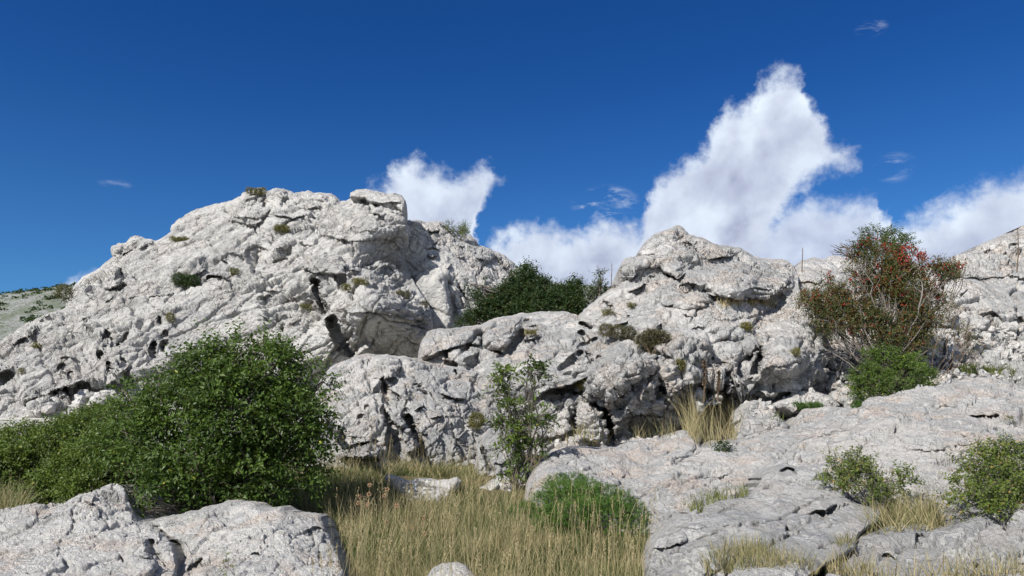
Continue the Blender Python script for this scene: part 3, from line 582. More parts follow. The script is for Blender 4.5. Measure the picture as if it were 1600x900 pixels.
# rock wall behind the grass
ft = [('ledge', [(592,590),(604,591),(619,585)], 0.5, 6), ('pocket', [(604,592),(618,586),(616,592),(606,595)], 0.4, 3), ('crack', [(597,590),(602,606),(605,620),(609,632)], 0.55, 5),
 ('pocket', [(582,606),(592,596),(602,600),(604,612),(596,618),(586,620)], 0.5, 6), ('crack', [(596,636),(601,648),(608,664)], 0.5, 3), ('crack', [(630,643),(638,652),(646,664)], 0.6, 4),
 ('crack', [(640,662),(650,676),(658,692),(657,716)], 0.7, 5), ('pocket', [(600,664),(610,658),(622,664),(630,690),(632,730),(602,730)], 0.9, 7), ('bulge', [(606,660),(610,646),(628,645),(638,658),(634,668),(620,672)], 0.3, 8),
 ('bulge', [(628,690),(630,672),(642,666),(652,684),(652,712),(636,710)], 0.3, 8), ('crack', [(650,595),(656,602),(660,610),(668,616)], 0.3, 2), ('ledge', [(647,641),(656,636),(665,629)], 0.4, 5),
 ('ledge', [(688,614),(700,618),(716,621),(732,624)], 0.4, 7), ('pocket', [(690,620),(705,616),(722,622),(700,626)], 0.25, 4), ('pocket', [(570,634),(578,633),(577,638),(571,640)], 0.4, 2.5),
 ('pocket', [(558,648),(567,646),(568,653),(560,654)], 0.4, 3), ('ledge', [(672,654),(684,650),(690,652)], 0.3, 3), ('ledge', [(650,674),(660,676),(668,677)], 0.3, 3),
 ('crack', [(604,606),(614,612),(626,624)], 0.3, 2), ('bulge', [(618,600),(634,600),(646,610),(640,624),(626,622)], 0.2, 9), ('pocket', [(736,590),(748,582),(760,600),(758,640),(744,655),(736,630)], 0.35, 10),
 ('bulge', [(650,588),(700,582),(704,600),(696,614),(670,614),(660,604)], 0.2, 12), ('bulge', [(528,720),(535,706),(560,696),(580,694),(582,716),(560,724)], 0.6, 9), ('bulge', [(560,722),(566,700),(580,692),(598,700),(600,722)], 0.6, 9),
 ('ledge', [(540,700),(560,690),(590,684)], 0.35, 6), ('bulge', [(520,690),(520,670),(532,662),(534,690)], 0.6, 7), ('crack', [(516,664),(530,668),(536,690)], 0.5, 4),
 ('bulge', [(580,590),(582,566),(600,556),(620,558),(628,576),(612,588)], 0.25, 12), ('ledge', [(618,578),(624,574),(632,571)], 0.35, 4), ('crack', [(573,568),(573,576)], 0.2, 2),
 ('pocket', [(548,682),(560,678),(572,682),(566,692),(552,694)], 0.3, 4), ('pocket', [(710,690),(730,670),(750,680),(748,720),(720,725)], 0.3, 8), ('crack', [(709,577),(712,583)], 0.3, 2)]
rockmass('rock_wall', 'low pinkish white rock wall standing directly behind the dry grass', 'rock wall',
  [(478,760),(480,650),(492,610),(504,588),(516,574),(530,566),(545,560),(560,554),(575,552),(590,555),(605,553),(622,556),(640,558),(665,562),(690,567),(705,572),(722,576),(745,580),(762,586),(778,600),(790,630),(800,680),(806,760)],
  [(480,640,12.6),(530,570,14.2),(600,556,14.2),(700,572,14.2),(760,590,13.8),(540,640,12.5),(600,640,12.2),(680,620,12.6),(750,640,12.9),(560,710,11.4),(620,740,11.5),(700,720,11.7),(780,720,12.3),(500,740,11.6)],
  ft, M_MID, step=1.0, curl=(16, 0.9), disp=[('joint', 0.8, 0.09, dict(sets=[((-0.35,0.2,1.0),.6), ((0.9,0.2,0.45),.9), ((-.75,.1,.65),.9)], cw=.022, cd=.9)), ('joint', 0.3, 0.025, dict(sets=[((-0.35,0.2,1.0),.6), ((0.9,0.2,0.45),.9), ((-.75,.1,.65),.9)], cw=.014, cd=2.2, p=.35)), ('blk', 1.1, 0.10, dict(crack=.2)), ('blk', 0.42, 0.05, dict(crack=.3)), ('blk', 0.18, 0.028, dict(crack=.4, cw=.09)), ('blk', 0.09, 0.012), ('rdg', .8, .03), ('fbm', 0.22, 0.02, dict(gain=.6)), ('pit', .2, .035, dict(p=.12))],
  flat=[[(690,545),(830,560),(830,780),(690,780)],[(450,620),(500,620),(520,780),(450,780)]], seed=41, jag=2.5, back=2.0)

# slabs on the right
SD = [('joint', 0.9, 0.105, dict(sets=[((-.5,.3,1.0),.7), ((.9,.35,.2),1.0), ((-.6,.8,.2),1.0)], cw=.014, cd=1., p=.35)), ('joint', 0.3, 0.028, dict(sets=[((-.5,.3,1.0),.7), ((.9,.35,.2),1.0)], cw=.009, cd=2., p=.3)), ('blk', 1.3, 0.06, dict(crack=.12, cw=.02)), ('blk', 0.4, 0.030, dict(crack=.12, cw=.03)), ('blk', 0.15, 0.015, dict(crack=.2, cw=.06)), ('rdg', .7, .035), ('fbm', 0.16, 0.012, dict(gain=.65)), ('pit', .16, .03, dict(p=.2))]
rockmass('long_slab', 'long pinkish grey rock slab sloping across the right half behind the leafy shrubs', 'rock slab',
  [(818,785),(822,755),(832,735),(845,718),(860,708),(880,700),(900,696),(920,697),(935,699),(941,694),(950,699),(965,698),(975,692),(985,688),(1000,685),(1020,685),(1040,684),(1065,681),(1082,679),(1090,688),(1096,697),(1105,692),(1115,687),(1130,688),(1150,684),(1172,686),(1195,675),(1215,671),(1238,668),(1244,652),(1252,640),(1270,635),(1290,634),(1315,637),(1338,641),(1346,641),(1347,630),(1358,622),(1380,620),(1400,617),(1420,611),(1440,606),(1470,606),(1490,604),(1500,597),(1520,593),(1545,592),(1570,595),(1590,602),(1640,606),(1640,880),(1300,880),(1150,870),(1060,860),(1000,840),(900,822)],
  [(830,775,9.3),(860,710,10.6),(900,700,11),(1000,688,11.4),(1000,800,8.9),(1080,760,9.4),(1170,690,11.6),(1200,780,8.9),(1300,640,12.9),(1350,630,12.6),(1540,596,12.8),(1540,640,11.0),(1600,650,10.6),(1500,700,9.4),(1350,700,9.9),(1350,800,8.2),(1450,780,8.0),(1600,780,8.0),(1200,850,8.0)],
  [('swell', [(1347,672),(1347,632),(1362,622),(1440,607),(1490,606),(1540,593),(1580,596),(1592,612),(1578,634),(1520,640),(1470,646),(1400,662),(1378,672)], 0.26, 14), ('pocket', [(1396,640),(1404,628),(1430,626),(1452,630),(1440,644),(1410,650)], 0.16, 10),
   ('pocket', [(1486,630),(1500,616),(1550,616),(1574,622),(1560,634),(1510,640)], 0.12, 10), ('crack', [(1514,650),(1528,653),(1545,652),(1566,650)], 0.35, 3), ('crack', [(1343,642),(1343,662)], 0.25, 3), ('swell', [(1150,700),(1200,682),(1240,672),(1300,668),(1330,690),(1290,712),(1240,702),(1190,735),(1160,730)], .14, 10), ('swell', [(985,700),(1010,690),(1080,688),(1092,705),(1060,730),(1000,726)], .16, 12), ('swell', [(840,760),(850,720),(880,706),(940,708),(975,706),(980,740),(950,790),(880,800)], .15, 14), ('ledge', [(1250,700),(1290,690),(1330,682),(1344,668)], .12, 6), ('swell', [(1390,672),(1450,660),(1560,656),(1580,690),(1500,715),(1420,712)], .12, 12), ('ledge', [(1400,700),(1450,706),(1500,700),(1540,690)], .1, 5), ('ledge', [(1060,742),(1100,748),(1150,742)], .1, 5),
   ('crack', [(1186,748),(1192,741),(1206,732),(1214,722),(1234,706),(1242,712),(1250,722),(1262,727),(1280,722)], 0.5, 3), ('crack', [(1336,685),(1350,693),(1366,701)], 0.3, 2.4), ('crack', [(1342,708),(1352,704),(1362,700)], 0.25, 2.2),
   ('ledge', [(905,732),(903,740),(902,750)], 0.15, 3), ('crack', [(1054,806),(1058,790),(1066,780)], 0.25, 3), ('crack', [(1590,700),(1600,695),(1606,690)], 0.2, 2), ('bulge', [(1340,700),(1336,688),(1350,678),(1396,672),(1400,690),(1366,702)], 0.12, 8),
   ('crack', [(1440,656),(1450,655),(1458,652)], 0.15, 2), ('crack', [(1084,690),(1090,700),(1082,712)], 0.15, 3), ('pocket', [(1498,686),(1510,682),(1516,686),(1504,690)], 0.2, 2.5), ('crack', [(953,738),(954,750)], 0.2, 2),
   ('crack', [(900,726),(902,745)], 0.15, 2), ('bulge', [(1010,730),(1016,712),(1040,704),(1058,712),(1050,740),(1026,748)], 0.12, 10)],
  M_SLAB, step=1.05, curl=(12, 0.6), disp=SD, flat=[[(900,760),(1660,740),(1660,900),(900,900)],[(1600,560),(1700,560),(1700,900),(1600,900)]], seed=51, jag=2.0, back=2.5)
rockmass('patchy_slab', 'grey rock slab blotched with white, sloping up from the grass at the bottom to the cracked corner', 'rock slab',
  [(1016,960),(1012,870),(1020,848),(1034,832),(1050,816),(1070,804),(1092,792),(1120,783),(1150,776),(1165,772),(1180,763),(1190,748),(1204,738),(1220,727),(1236,716),(1250,727),(1262,731),(1276,728),(1286,738),(1300,760),(1325,782),(1350,790),(1380,794),(1374,815),(1345,835),(1335,860),(1300,880),(1250,905),(1240,960)],
  [(1020,860,6.9),(1050,820,7.4),(1100,800,7.7),(1180,765,8.4),(1240,725,9.2),(1300,800,7.5),(1200,860,6.5),(1100,900,6.0),(1250,900,6.0),(1370,800,7.7),(1100,850,6.8),(1240,800,7.6)],
  [('swell', [(1030,850),(1070,815),(1120,800),(1170,800),(1190,830),(1140,846),(1080,850)], .12, 12), ('swell', [(1190,775),(1230,745),(1290,760),(1330,790),(1280,802),(1220,806)], .1, 12), ('ledge', [(1040,822),(1090,830),(1150,826)], .08, 5), ('crack', [(1262,805),(1275,799),(1290,798)], 0.2, 2.6), ('crack', [(1290,797),(1302,792),(1310,790)], 0.15, 2), ('pocket', [(1275,858),(1285,852),(1296,856),(1292,864),(1278,865)], 0.5, 3), ('crack', [(1228,815),(1234,840),(1236,870)], 0.1, 2.5),
   ('pocket', [(1272,745),(1276,742),(1276,752),(1271,752)], 0.3, 2), ('ledge', [(1020,858),(1040,856),(1060,850),(1074,848)], 0.3, 8), ('bulge', [(1014,900),(1022,868),(1060,856),(1100,842),(1140,842),(1150,880),(1100,900)], 0.15, 16),
   ('crack', [(1143,818),(1150,816)], 0.12, 2), ('crack', [(1183,835),(1190,833)], 0.12, 2), ('crack', [(1218,736),(1230,731),(1240,734),(1246,745)], 0.2, 2)],
  M_PATCH, step=1.1, curl=(9, 0.35), disp=SD, flat=[[(1180,700),(1330,700),(1400,800),(1300,790),(1180,745)],[(1180,860),(1300,860),(1260,970),(1000,970)]], seed=61, jag=2.5, back=1.5)
rockmass('corner_slab', 'low grey and white rock slab filling the bottom right corner', 'rock slab',
  [(1280,960),(1288,895),(1298,878),(1322,864),(1330,848),(1342,838),(1360,833),(1390,826),(1420,821),(1440,820),(1462,824),(1482,828),(1500,815),(1530,803),(1545,795),(1560,788),(1600,786),(1640,785),(1640,960)],
  [(1300,880,6.4),(1350,840,6.9),(1430,823,7.1),(1600,790,7.3),(1450,900,5.6),(1600,900,5.6),(1300,940,5.6),(1540,840,6.4)],
  [('crack', [(1382,864),(1394,865)], 0.15, 2), ('crack', [(1345,876),(1356,886),(1362,892)], 0.12, 2), ('crack', [(1520,884),(1536,880),(1552,868)], 0.12, 2.5), ('pocket', [(1430,826),(1438,825),(1440,829),(1432,830)], 0.2, 1.5), ('ledge', [(1520,898),(1545,894),(1570,898)], 0.2, 5)],
  M_PATCH, step=1.2, curl=(9, 0.35), disp=SD, seed=71, jag=2.5, back=1.5)

# foreground boulders, bottom left
ND = [('joint', 0.7, 0.05, dict(sets=[((-.3,.3,1.0),.7), ((.9,.35,.3),1.0), ((-.6,.8,.2),1.0)], cw=.014, cd=1., p=.35)), ('blk', 0.9, 0.08, dict(crack=.1, cw=.03)), ('blk', 0.33, 0.042, dict(crack=.3, cw=.04)), ('blk', 0.13, 0.020, dict(crack=.4, cw=.08)), ('rdg', .5, .035), ('fbm', 0.14, 0.012, dict(gain=.65)), ('pit', .14, .025, dict(p=.2)), ('saw', .3, .02)]
rockmass('ribbed_boulder', 'broad white boulder in the bottom left corner under the low bush', 'boulder',
  [(-40,960),(-40,802),(0,797),(30,793),(55,790),(75,791),(100,787),(112,778),(125,773),(150,768),(170,761),(184,758),(196,768),(205,790),(215,812),(238,820),(258,836),(272,850),(277,880),(274,960)],
  [(0,800,7.4),(180,765,8.0),(140,790,7.2),(100,880,5.9),(0,890,5.7),(270,860,6.4),(220,830,6.8),(200,890,5.8)],
  [('bulge', [(196,880),(195,850),(212,835),(232,838),(238,860),(250,880),(240,900),(210,905)], 0.22, 12), ('crack', [(236,838),(240,860),(252,876)], 0.2, 3), ('ledge', [(218,868),(228,876),(240,872)], 0.2, 5), ('ledge', [(130,785),(140,790),(144,780)], 0.15, 4), ('crack', [(186,866),(192,880)], 0.12, 2), ('ledge', [(60,808),(70,812),(80,806)], 0.08, 4)],
  M_NEAR, step=1.1, curl=(10, 0.4), disp=ND, seed=81, jag=2.5, back=1.2)
rockmass('split_boulder', 'rough white boulder below the round bush, at the left edge of the grass', 'boulder',
  [(270,960),(280,895),(290,870),(282,852),(262,838),(244,826),(232,814),(262,806),(290,800),(320,792),(345,786),(356,781),(370,780),(386,783),(400,787),(412,794),(424,795),(440,791),(450,797),(470,801),(498,804),(505,809),(510,822),(520,840),(526,858),(533,872),(538,900),(538,960)],
  [(260,815,7.4),(300,805,7.3),(370,785,7.5),(500,806,7.5),(515,850,6.9),(500,890,6.2),(300,890,6.1),(400,890,5.9),(420,820,6.8)],
  [('crack', [(478,826),(490,840),(498,862),(500,890)], 0.16, 3), ('crack', [(480,830),(492,826),(504,828)], 0.12, 2), ('bulge', [(486,842),(490,830),(506,834),(506,850),(494,856)], 0.1, 6), ('crack', [(292,890),(306,880),(316,872)], 0.15, 2.5), ('crack', [(395,860),(405,866)], 0.1, 2), ('crack', [(470,880),(484,884),(496,882)], 0.12, 2.5)],
  M_NEAR, step=1.0, curl=(10, 0.4), disp=ND, seed=91, jag=3.0, back=1.2)

# single stones
def stone(label, poly, Yn, seed, mat=M_MID, depth=0.35, name='stone', cat='stone', group=None, extra=()):
    xs = [p[0] for p in poly]; ys = [p[1] for p in poly]; w_ = (max(xs) - min(xs)); h_ = max(ys) - min(ys)
    s = Yn / FPX
    rockmass(name, label, cat, poly, [(min(xs), max(ys), Yn), (max(xs), max(ys), Yn), (sum(xs) / len(xs), min(ys), Yn + depth), (sum(xs) / len(xs), max(ys), Yn - .05)], list(extra), mat,
             step=0.9, curl=(min(w_, h_) * 0.45, min(w_, h_) * s * 0.5), disp=[('blk', w_ * s * .5, w_ * s * 0.09, dict(crack=.2)), ('blk', w_ * s * .2, w_ * s * 0.03), ('fbm', .15, .012)],
             seed=seed, jag=2.0, back=min(w_, h_) * s * 0.9, group=group, mask=.3)
stone('tall leaning boulder with a diagonal cleft left of the sapling', [(746,752),(741,730),(746,705),(750,682),(764,669),(785,670),(800,680),(812,700),(814,728),(800,745),(780,756)], 11.0, 101, name='boulder', cat='boulder', extra=[('crack', [(750,698),(758,715),(770,742)], .3, 3.5), ('ledge', [(772,722),(784,726),(796,718)], .15, 4)])
stone('small pale rock in the grass at the foot of the leaning boulder', [(735,770),(742,763),(756,758),(770,748),(785,741),(798,747),(806,760),(800,785),(740,785)], 10.2, 103, M_NEAR)
stone('long low white rock lying in the middle of the grass', [(600,748),(604,741),(614,742),(626,746),(636,751),(652,747),(672,747),(684,750),(700,749),(714,745),(722,752),(716,764),(704,776),(690,790),(640,788),(616,765)], 9.5, 105, M_NEAR, extra=[('crack', [(640,752),(644,770)], .12, 2)])
stone('rounded rock top poking out of the grass at the bottom edge', [(660,960),(668,900),(676,888),(690,881),(712,879),(728,886),(742,900),(756,960)], 6.2, 107, M_NEAR)
stone('narrow upright stone wedged between the sapling and the long slab', [(808,772),(810,738),(818,728),(829,735),(830,760),(826,775)], 10.5, 109, M_NEAR)
stone('small white stone at the base of the rock wall among dry stems', [(580,740),(584,724),(594,715),(604,718),(609,730),(608,742)], 11.0, 111, M_NEAR)
stone('rounded rock beside the tall dry grass below the white boulder', [(1144,662),(1148,642),(1160,630),(1178,625),(1196,627),(1210,638),(1220,652),(1216,664)], 12.9, 113)
stone('wedge-shaped rock with a mossy strip, right of the rounded rock', [(1204,632),(1225,621),(1250,610),(1275,612),(1300,620),(1314,634),(1300,645),(1240,645)], 13.4, 115)
stone('knobbly low rock just above the long slab, right of the dry grass', [(1148,692),(1150,664),(1166,654),(1186,652),(1206,655),(1222,654),(1235,666),(1230,684),(1200,692)], 12.3, 117)
stone('small pale rock left of the tall dry grass on the slab edge', [(1026,690),(1034,680),(1052,675),(1070,670),(1090,664),(1098,676),(1094,692)], 12.0, 119, M_NEAR)
stone('small rounded stone left of the low green bush', [(1322,642),(1324,626),(1332,618),(1346,617),(1356,624),(1358,642)], 13.2, 121)
stone('grey stone in the dark gap under the dead branches', [(1296,628),(1300,612),(1312,604),(1322,604),(1332,612),(1332,630)], 14.0, 123)
stone('small bright stone in the dark gap beside the dead twigs', [(1300,606),(1304,598),(1314,595),(1321,600),(1320,612)], 14.2, 125)
# ------------------------------------------------------------------ ground and far hill
rng = np.random.default_rng(11)
def gz(x, y):
    x = np.asarray(x, float); y = np.asarray(y, float)
    z = 0.02 + (y - 6.2) * 0.142
    z = np.where(y > 11.4, 0.758 + (y - 11.4) * .085, z)
    z = np.where(y > 20, 1.49 - (y - 20) * 0.0, z)
    z = np.where(y < 5, -0.150 - (5 - y) * 0.03, z)
    z = np.where(y > 60, 1.49 - np.minimum((y - 60) * .02, 3.0), z)
    return z
def gzn(x, y):
    P = np.stack([x, y, np.zeros_like(x)], -1)
    return gz(x, y) + fbm(P / 1.6, 3, 77) * 0.05
xs = np.r_[-3000, -1200, -500, -200, -100, -60, np.arange(-40, -8, 1.0), np.arange(-8, 9, 0.12), np.arange(9, 41, 1.0), 60, 100, 200, 500, 1200, 3000]
ys = np.r_[-3000, -800, -200, -60, -20, -8, 0, np.arange(1, 14, 0.12), np.arange(14, 42, 1.0), 60, 100, 200, 500, 1200, 3000]
GX, GY = np.meshgrid(xs, ys); GZ = gzn(GX, GY)
mg, nt, out = newmat('dry_soil'); g = G(nt)
geo = g.node('ShaderNodeNewGeometry'); P = geo.outputs['Position']
sxyz = nt.nodes.new('ShaderNodeSeparateXYZ'); nt.links.new(P, sxyz.inputs[0])
c = g.mix(g.ss(g.noise(P, 1.5, 5, .6), .4, .6), c4(.13, .105, .06), c4(.085, .09, .035)); c = g.mix(g.ss(g.noise(P, 9, 5, .7), .5, .7), c, c4(.22, .18, .11))
# bare pale limestone pavement all round the grassy hollow
dx = g.m('DIVIDE', g.m('ADD', sxyz.outputs[0], 1.2), 5.5); dy = g.m('DIVIDE', g.m('SUBTRACT', sxyz.outputs[1], 9.0), 5.0)
rr = g.m('ADD', g.m('ADD', g.m('MULTIPLY', dx, dx), g.m('MULTIPLY', dy, dy)), g.m('MULTIPLY', g.m('SUBTRACT', g.noise(P, .5, 5, .6), .5), 1.2))
pave = g.mix(g.ss(g.noise(P, .8, 6, .65), .45, .55), c4(.55, .525, .48), c4(.38, .375, .35))
pave = g.mix(g.ss(g.noise(P, .35, 6, .65), .56, .60), pave, c4(.13, .14, .06))
c = g.mix(g.ss(rr, .9, 1.15), c, pave)
bp = g.node('ShaderNodeBump', {'Height': g.noise(P, 22, 6, .7), 'Distance': .05})
bs = g.node('ShaderNodeBsdfPrincipled', {'Base Color': c, 'Roughness': .95, 'Specular IOR Level': .1, 'Normal': bp.outputs[0]}); nt.links.new(bs.outputs[0], out.inputs[0])
ny, nx = GX.shape; I = np.arange(nx * ny).reshape(ny, nx)
F = np.stack([I[:-1, :-1], I[:-1, 1:], I[1:, 1:], I[1:, :-1]], -1).reshape(-1, 4)
tag(mesh_np('ground', np.stack([GX, GY, GZ], -1).reshape(-1, 3), F, mg), kind='structure')

# hillside far away on the left
hx = np.linspace(-330, 60, 240); hy = np.linspace(120, 420, 130); HX, HY = np.meshgrid(hx, hy)
def hillz(X, Y):
    prof = np.interp(X, [-330, -230, -169, -156, -143, -133, -120, -60, 60], [27, 35, 36.6, 38, 40, 41.5, 43.5, 44, 40])
    up = sstep(110, 262, Y) * (Y < 262) + (Y >= 262) * (1 - 0.35 * sstep(262, 420, Y))
    P = np.stack([X, Y, 0 * X], -1)
    return 1.0 + (prof - 1) * up + fbm(P / 25., 4, 5) * 1.6 * up + fbm(P / 5., 3, 6) * .5
HZ = hillz(HX, HY)
mh, nt, out = newmat('stony_hillside'); g = G(nt)
P = g.node('ShaderNodeNewGeometry').outputs['Position']
c = g.mix(g.ss(g.noise(P, .16, 7, .7), .42, .58), c4(.27, .275, .265), c4(.16, .18, .14)); c = g.mix(g.ss(g.noise(P, .7, 5, .7), .52, .62), c, c4(.11, .13, .075))
bp = g.node('ShaderNodeBump', {'Height': g.noise(P, .5, 8, .7), 'Distance': 1.2})
bs = g.node('ShaderNodeBsdfPrincipled', {'Base Color': c, 'Roughness': .95, 'Specular IOR Level': .1, 'Normal': bp.outputs[0]}); nt.links.new(bs.outputs[0], out.inputs[0])
ny, nx = HX.shape; I = np.arange(nx * ny).reshape(ny, nx)
F = np.stack([I[:-1, :-1], I[:-1, 1:], I[1:, 1:], I[1:, :-1]], -1).reshape(-1, 4)
tag(mesh_np('hill', np.stack([HX, HY, HZ], -1).reshape(-1, 3), F, mh), kind='structure')

# ------------------------------------------------------------------ vegetation tools
def leaf_material(name, dark, light, accent=None, rough=.5, transl=.28):
    m, nt, out = newmat(name); g = G(nt)
    t = g.node('ShaderNodeAttribute', attribute_name='tint').outputs['Fac']
    c = g.mix(g.ss(t, 0.0, 0.85), dark, light)
    if accent is not None: c = g.mix(g.ss(t, 0.93, 0.96), c, accent)
    b = g.node('ShaderNodeBsdfPrincipled', {'Base Color': c, 'Roughness': rough, 'Specular IOR Level': .3})
    tr = g.node('ShaderNodeBsdfTranslucent', {'Color': g.mix(.5, c, c4(.16, .22, .03))})
    mx = g.node('ShaderNodeMixShader', {0: transl, 1: b.outputs[0], 2: tr.outputs[0]})
    nt.links.new(mx.outputs[0], out.inputs[0]); return m
def plain(name, col, rough=.8, var=.3, scale=30):
    m, nt, out = newmat(name); g = G(nt)
    P = g.node('ShaderNodeNewGeometry').outputs['Position']
    n = g.noise(P, scale, 4, .6); v = g.m('ADD', 1 - var, g.m('MULTIPLY', n, 2 * var))
    c = g.mix(1.0, col, g.node('ShaderNodeCombineColor', {0: v, 1: v, 2: v}).outputs[0], 'MULTIPLY')
    b = g.node('ShaderNodeBsdfPrincipled', {'Base Color': c, 'Roughness': rough, 'Specular IOR Level': .2})
    nt.links.new(b.outputs[0], out.inputs[0]); return m
M_BARK = plain('grey_bark', c4(.13, .112, .095)); M_DEAD = plain('bleached_wood', c4(.19, .175, .16)); M_TWIG = plain('brown_twig', c4(.12, .085, .055))
M_BUSH = leaf_material('bush_leaves', c4(.024, .052, .009), c4(.085, .142, .020), c4(.35, .36, .05))
M_LOW = leaf_material('low_bush_leaves', c4(.034, .062, .011), c4(.105, .155, .022), c4(.30, .27, .06))
M_DARK = leaf_material('dark_leaves', c4(.014, .032, .010), c4(.040, .070, .018), c4(.10, .08, .03))
M_SHRUB = leaf_material('shrub_leaves', c4(.045, .080, .012), c4(.13, .17, .030), c4(.33, .22, .06))
M_ROSE = leaf_material('rose_leaves', c4(.040, .064, .014), c4(.110, .100, .030), c4(.22, .05, .025))
M_JUN = leaf_material('cushion_leaves', c4(.035, .085, .012), c4(.085, .165, .022))
M_MOSS = leaf_material('moss_leaves', c4(.085, .085, .022), c4(.20, .17, .04)); M_THYME = leaf_material('dry_cushion_leaves', c4(.06, .060, .028), c4(.135, .115, .060))
M_HIP = plain('red_hips', c4(.22, .032, .018), .4, .3)
M_GRASS = leaf_material('grass_blades', c4(.060, .092, .020), c4(.42, .345, .19), None, .6, .25)
M_GREENGRASS = leaf_material('green_grass_blades', c4(.06, .095, .016), c4(.20, .20, .055), None, .6, .3)

def unit(a): return a / (np.linalg.norm(a, axis=-1, keepdims=True) + 1e-9)
def leaf_mesh(B, A, Nn, L, W, fold=.35):
    "leaf base points, axes, normals, lengths and widths -> folded leaves"
    S = unit(np.cross(A, Nn)); Nn = unit(np.cross(S, A)); L = L[:, None]; W = W[:, None]
    mid = B + A * L * .42
    v = np.stack([B, mid + S * W * .5 + Nn * W * fold * .5, B + A * L - Nn * L * .06, mid - S * W * .5 + Nn * W * fold * .5], 1)
    n = len(B); i = np.arange(n)[:, None] * 4
    return v.reshape(-1, 3), np.concatenate([i + [0, 1, 2], i + [0, 2, 3]], 0)

def sprays(lumps, seed, n_per_m2=900, leaf=.035, wr=.55, shoot=.22, nl=9, droop=.25, up=.35, gap=-.25, gapscale=.35, tint=(.15, .75), accent=.01, shell=.5, spread=1.0, inset=.05):
    "lumps: (px, py, r_px, Y[, flatten]) -> leafy shoots filling the outer part of each lump"
    rg = np.random.default_rng(seed); VB, FB, TB, twigs = [], [], [], []; base = 0
    C = [at(l[0], l[1], l[3]) for l in lumps]; RR = [max(l[2] * l[3] / FPX * .5, l[2] * l[3] / FPX - inset * shoot) for l in lumps]
    for li, l in enumerate(lumps):
        c, r = C[li], RR[li]; fl = l[4] if len(l) > 4 else 1.0
        n = max(3, int(n_per_m2 * 4 * math.pi * r * r / 3))
        d = unit(rg.normal(size=(n, 3))); u = shell + (1 - shell) * rg.random((n, 1)) ** .7
        p = c + d * u * r * np.array([1, 1, fl])
        # drop shoots buried deep inside other lumps, and those falling in gaps
        keep = np.ones(n, bool)
        for lj in range(len(lumps)):
            if lj != li: keep &= np.linalg.norm(p - C[lj], axis=1) > RR[lj] * .55
        keep &= fbm(p / gapscale, 3, seed + 3) > gap
        p, d = p[keep], d[keep]; n = len(p)
        if n == 0: continue
        sh = shoot * (.6 + .8 * rg.random((n, 1)))
        ax = unit(d * .7 + np.array([0, 0, up]) + rg.normal(size=(n, 3)) * .38 * spread)
        k = np.linspace(.05, 1, nl)[None, :, None]
        sag = np.array([0, 0, -1.]) * droop
        q = p[:, None] + ax[:, None] * sh[:, None] * k + sag * sh[:, None] * k ** 2
        tw = np.stack([q[:, 0], q[:, nl // 2], q[:, -1]], 1); twigs.append(tw)
        side = unit(np.cross(ax, rg.normal(size=(n, 3))))[:, None]
        sgn = np.where(np.arange(nl) % 2 == 0, 1, -1)[None, :, None]
        third = unit(np.cross(ax, side[:, 0]))[:, None]
        la = unit(ax[:, None] * .55 + side * sgn * .8 + third * rg.normal(size=(n, nl, 1)) * .35 + np.array([0, 0, -.22]) + rg.normal(size=(n, nl, 3)) * .18)
        nn = unit(np.array([-.15, -.25, .8]) + rg.normal(size=(n, nl, 3)) * .45)
        Ls = leaf * (.6 + .55 * rg.random((n, nl))) * (1 - .35 * np.abs(np.linspace(-.6, 1, nl))[None])
        v, f = leaf_mesh(q.reshape(-1, 3), la.reshape(-1, 3), nn.reshape(-1, 3), Ls.ravel(), Ls.ravel() * wr)
        t0 = tint[0] + (tint[1] - tint[0]) * np.clip(.5 + .5 * fbm(p / .25, 3, seed + 9) * 1.6 + rg.normal(size=n) * .12, 0, 1)
        t = np.clip(t0[:, None] + rg.normal(size=(n, nl)) * .12, 0, .9); t = np.where(rg.random((n, nl)) < accent, 1.0, t)
        VB.append(v); FB.append(f + base); base += len(v); TB.append(np.repeat(t.ravel(), 4))
    return np.concatenate(VB), np.concatenate(FB), np.concatenate(TB), (np.concatenate(twigs) if twigs else None)

class Tubes:
    def __init__(s): s.V, s.F, s.n = [], [], 0
    def add(s, pts, r0, r1, k=5):
        P = np.asarray(pts, float); m = len(P); t = unit(np.gradient(P, axis=0)); r = np.linspace(r0, r1, m)[:, None, None]
        a = unit(np.cross(t, np.array([.31, .77, .55]))); b = np.cross(t, a); an = np.linspace(0, 2 * math.pi, k, endpoint=False)
        ring = P[:, None] + (a[:, None] * np.cos(an)[None, :, None] + b[:, None] * np.sin(an)[None, :, None]) * r
        I = s.n + np.arange(m * k).reshape(m, k); J = np.roll(I, -1, 1)
        s.V.append(ring.reshape(-1, 3)); s.F.append(np.stack([I[:-1], J[:-1], J[1:], I[1:]], -1).reshape(-1, 4)); s.n += m * k
        return s
    def wig(s, a, b, r0, r1, amp=.06, n=7, rg=rng, k=5, bow=None):
        a, b = np.asarray(a, float), np.asarray(b, float); t = np.linspace(0, 1, n)[:, None]
        L = np.linalg.norm(b - a); P = a + (b - a) * t + np.cumsum(rg.normal(size=(n, 3)), 0) * amp * L / n * np.sin(np.pi * t) * 2
        if bow is not None: P = P + np.asarray(bow) * np.sin(np.pi * t)
        s.add(P, r0, r1, k); return P
    def build(s, name, mat, parent=None, loc=None): return mesh_np(name, np.concatenate(s.V), np.concatenate(s.F), mat, parent, loc=loc)

def part_of(root, name, V, F, mat, attrs=None, smooth=False):
    base = np.array(root.location); o = mesh_np(name, V - base, F, mat, smooth=smooth, attrs=attrs, parent=root, loc=np.zeros(3)); return o
def tubes_part(root, name, tb, mat): return part_of(root, name, np.concatenate(tb.V), np.concatenate(tb.F), mat, smooth=True)

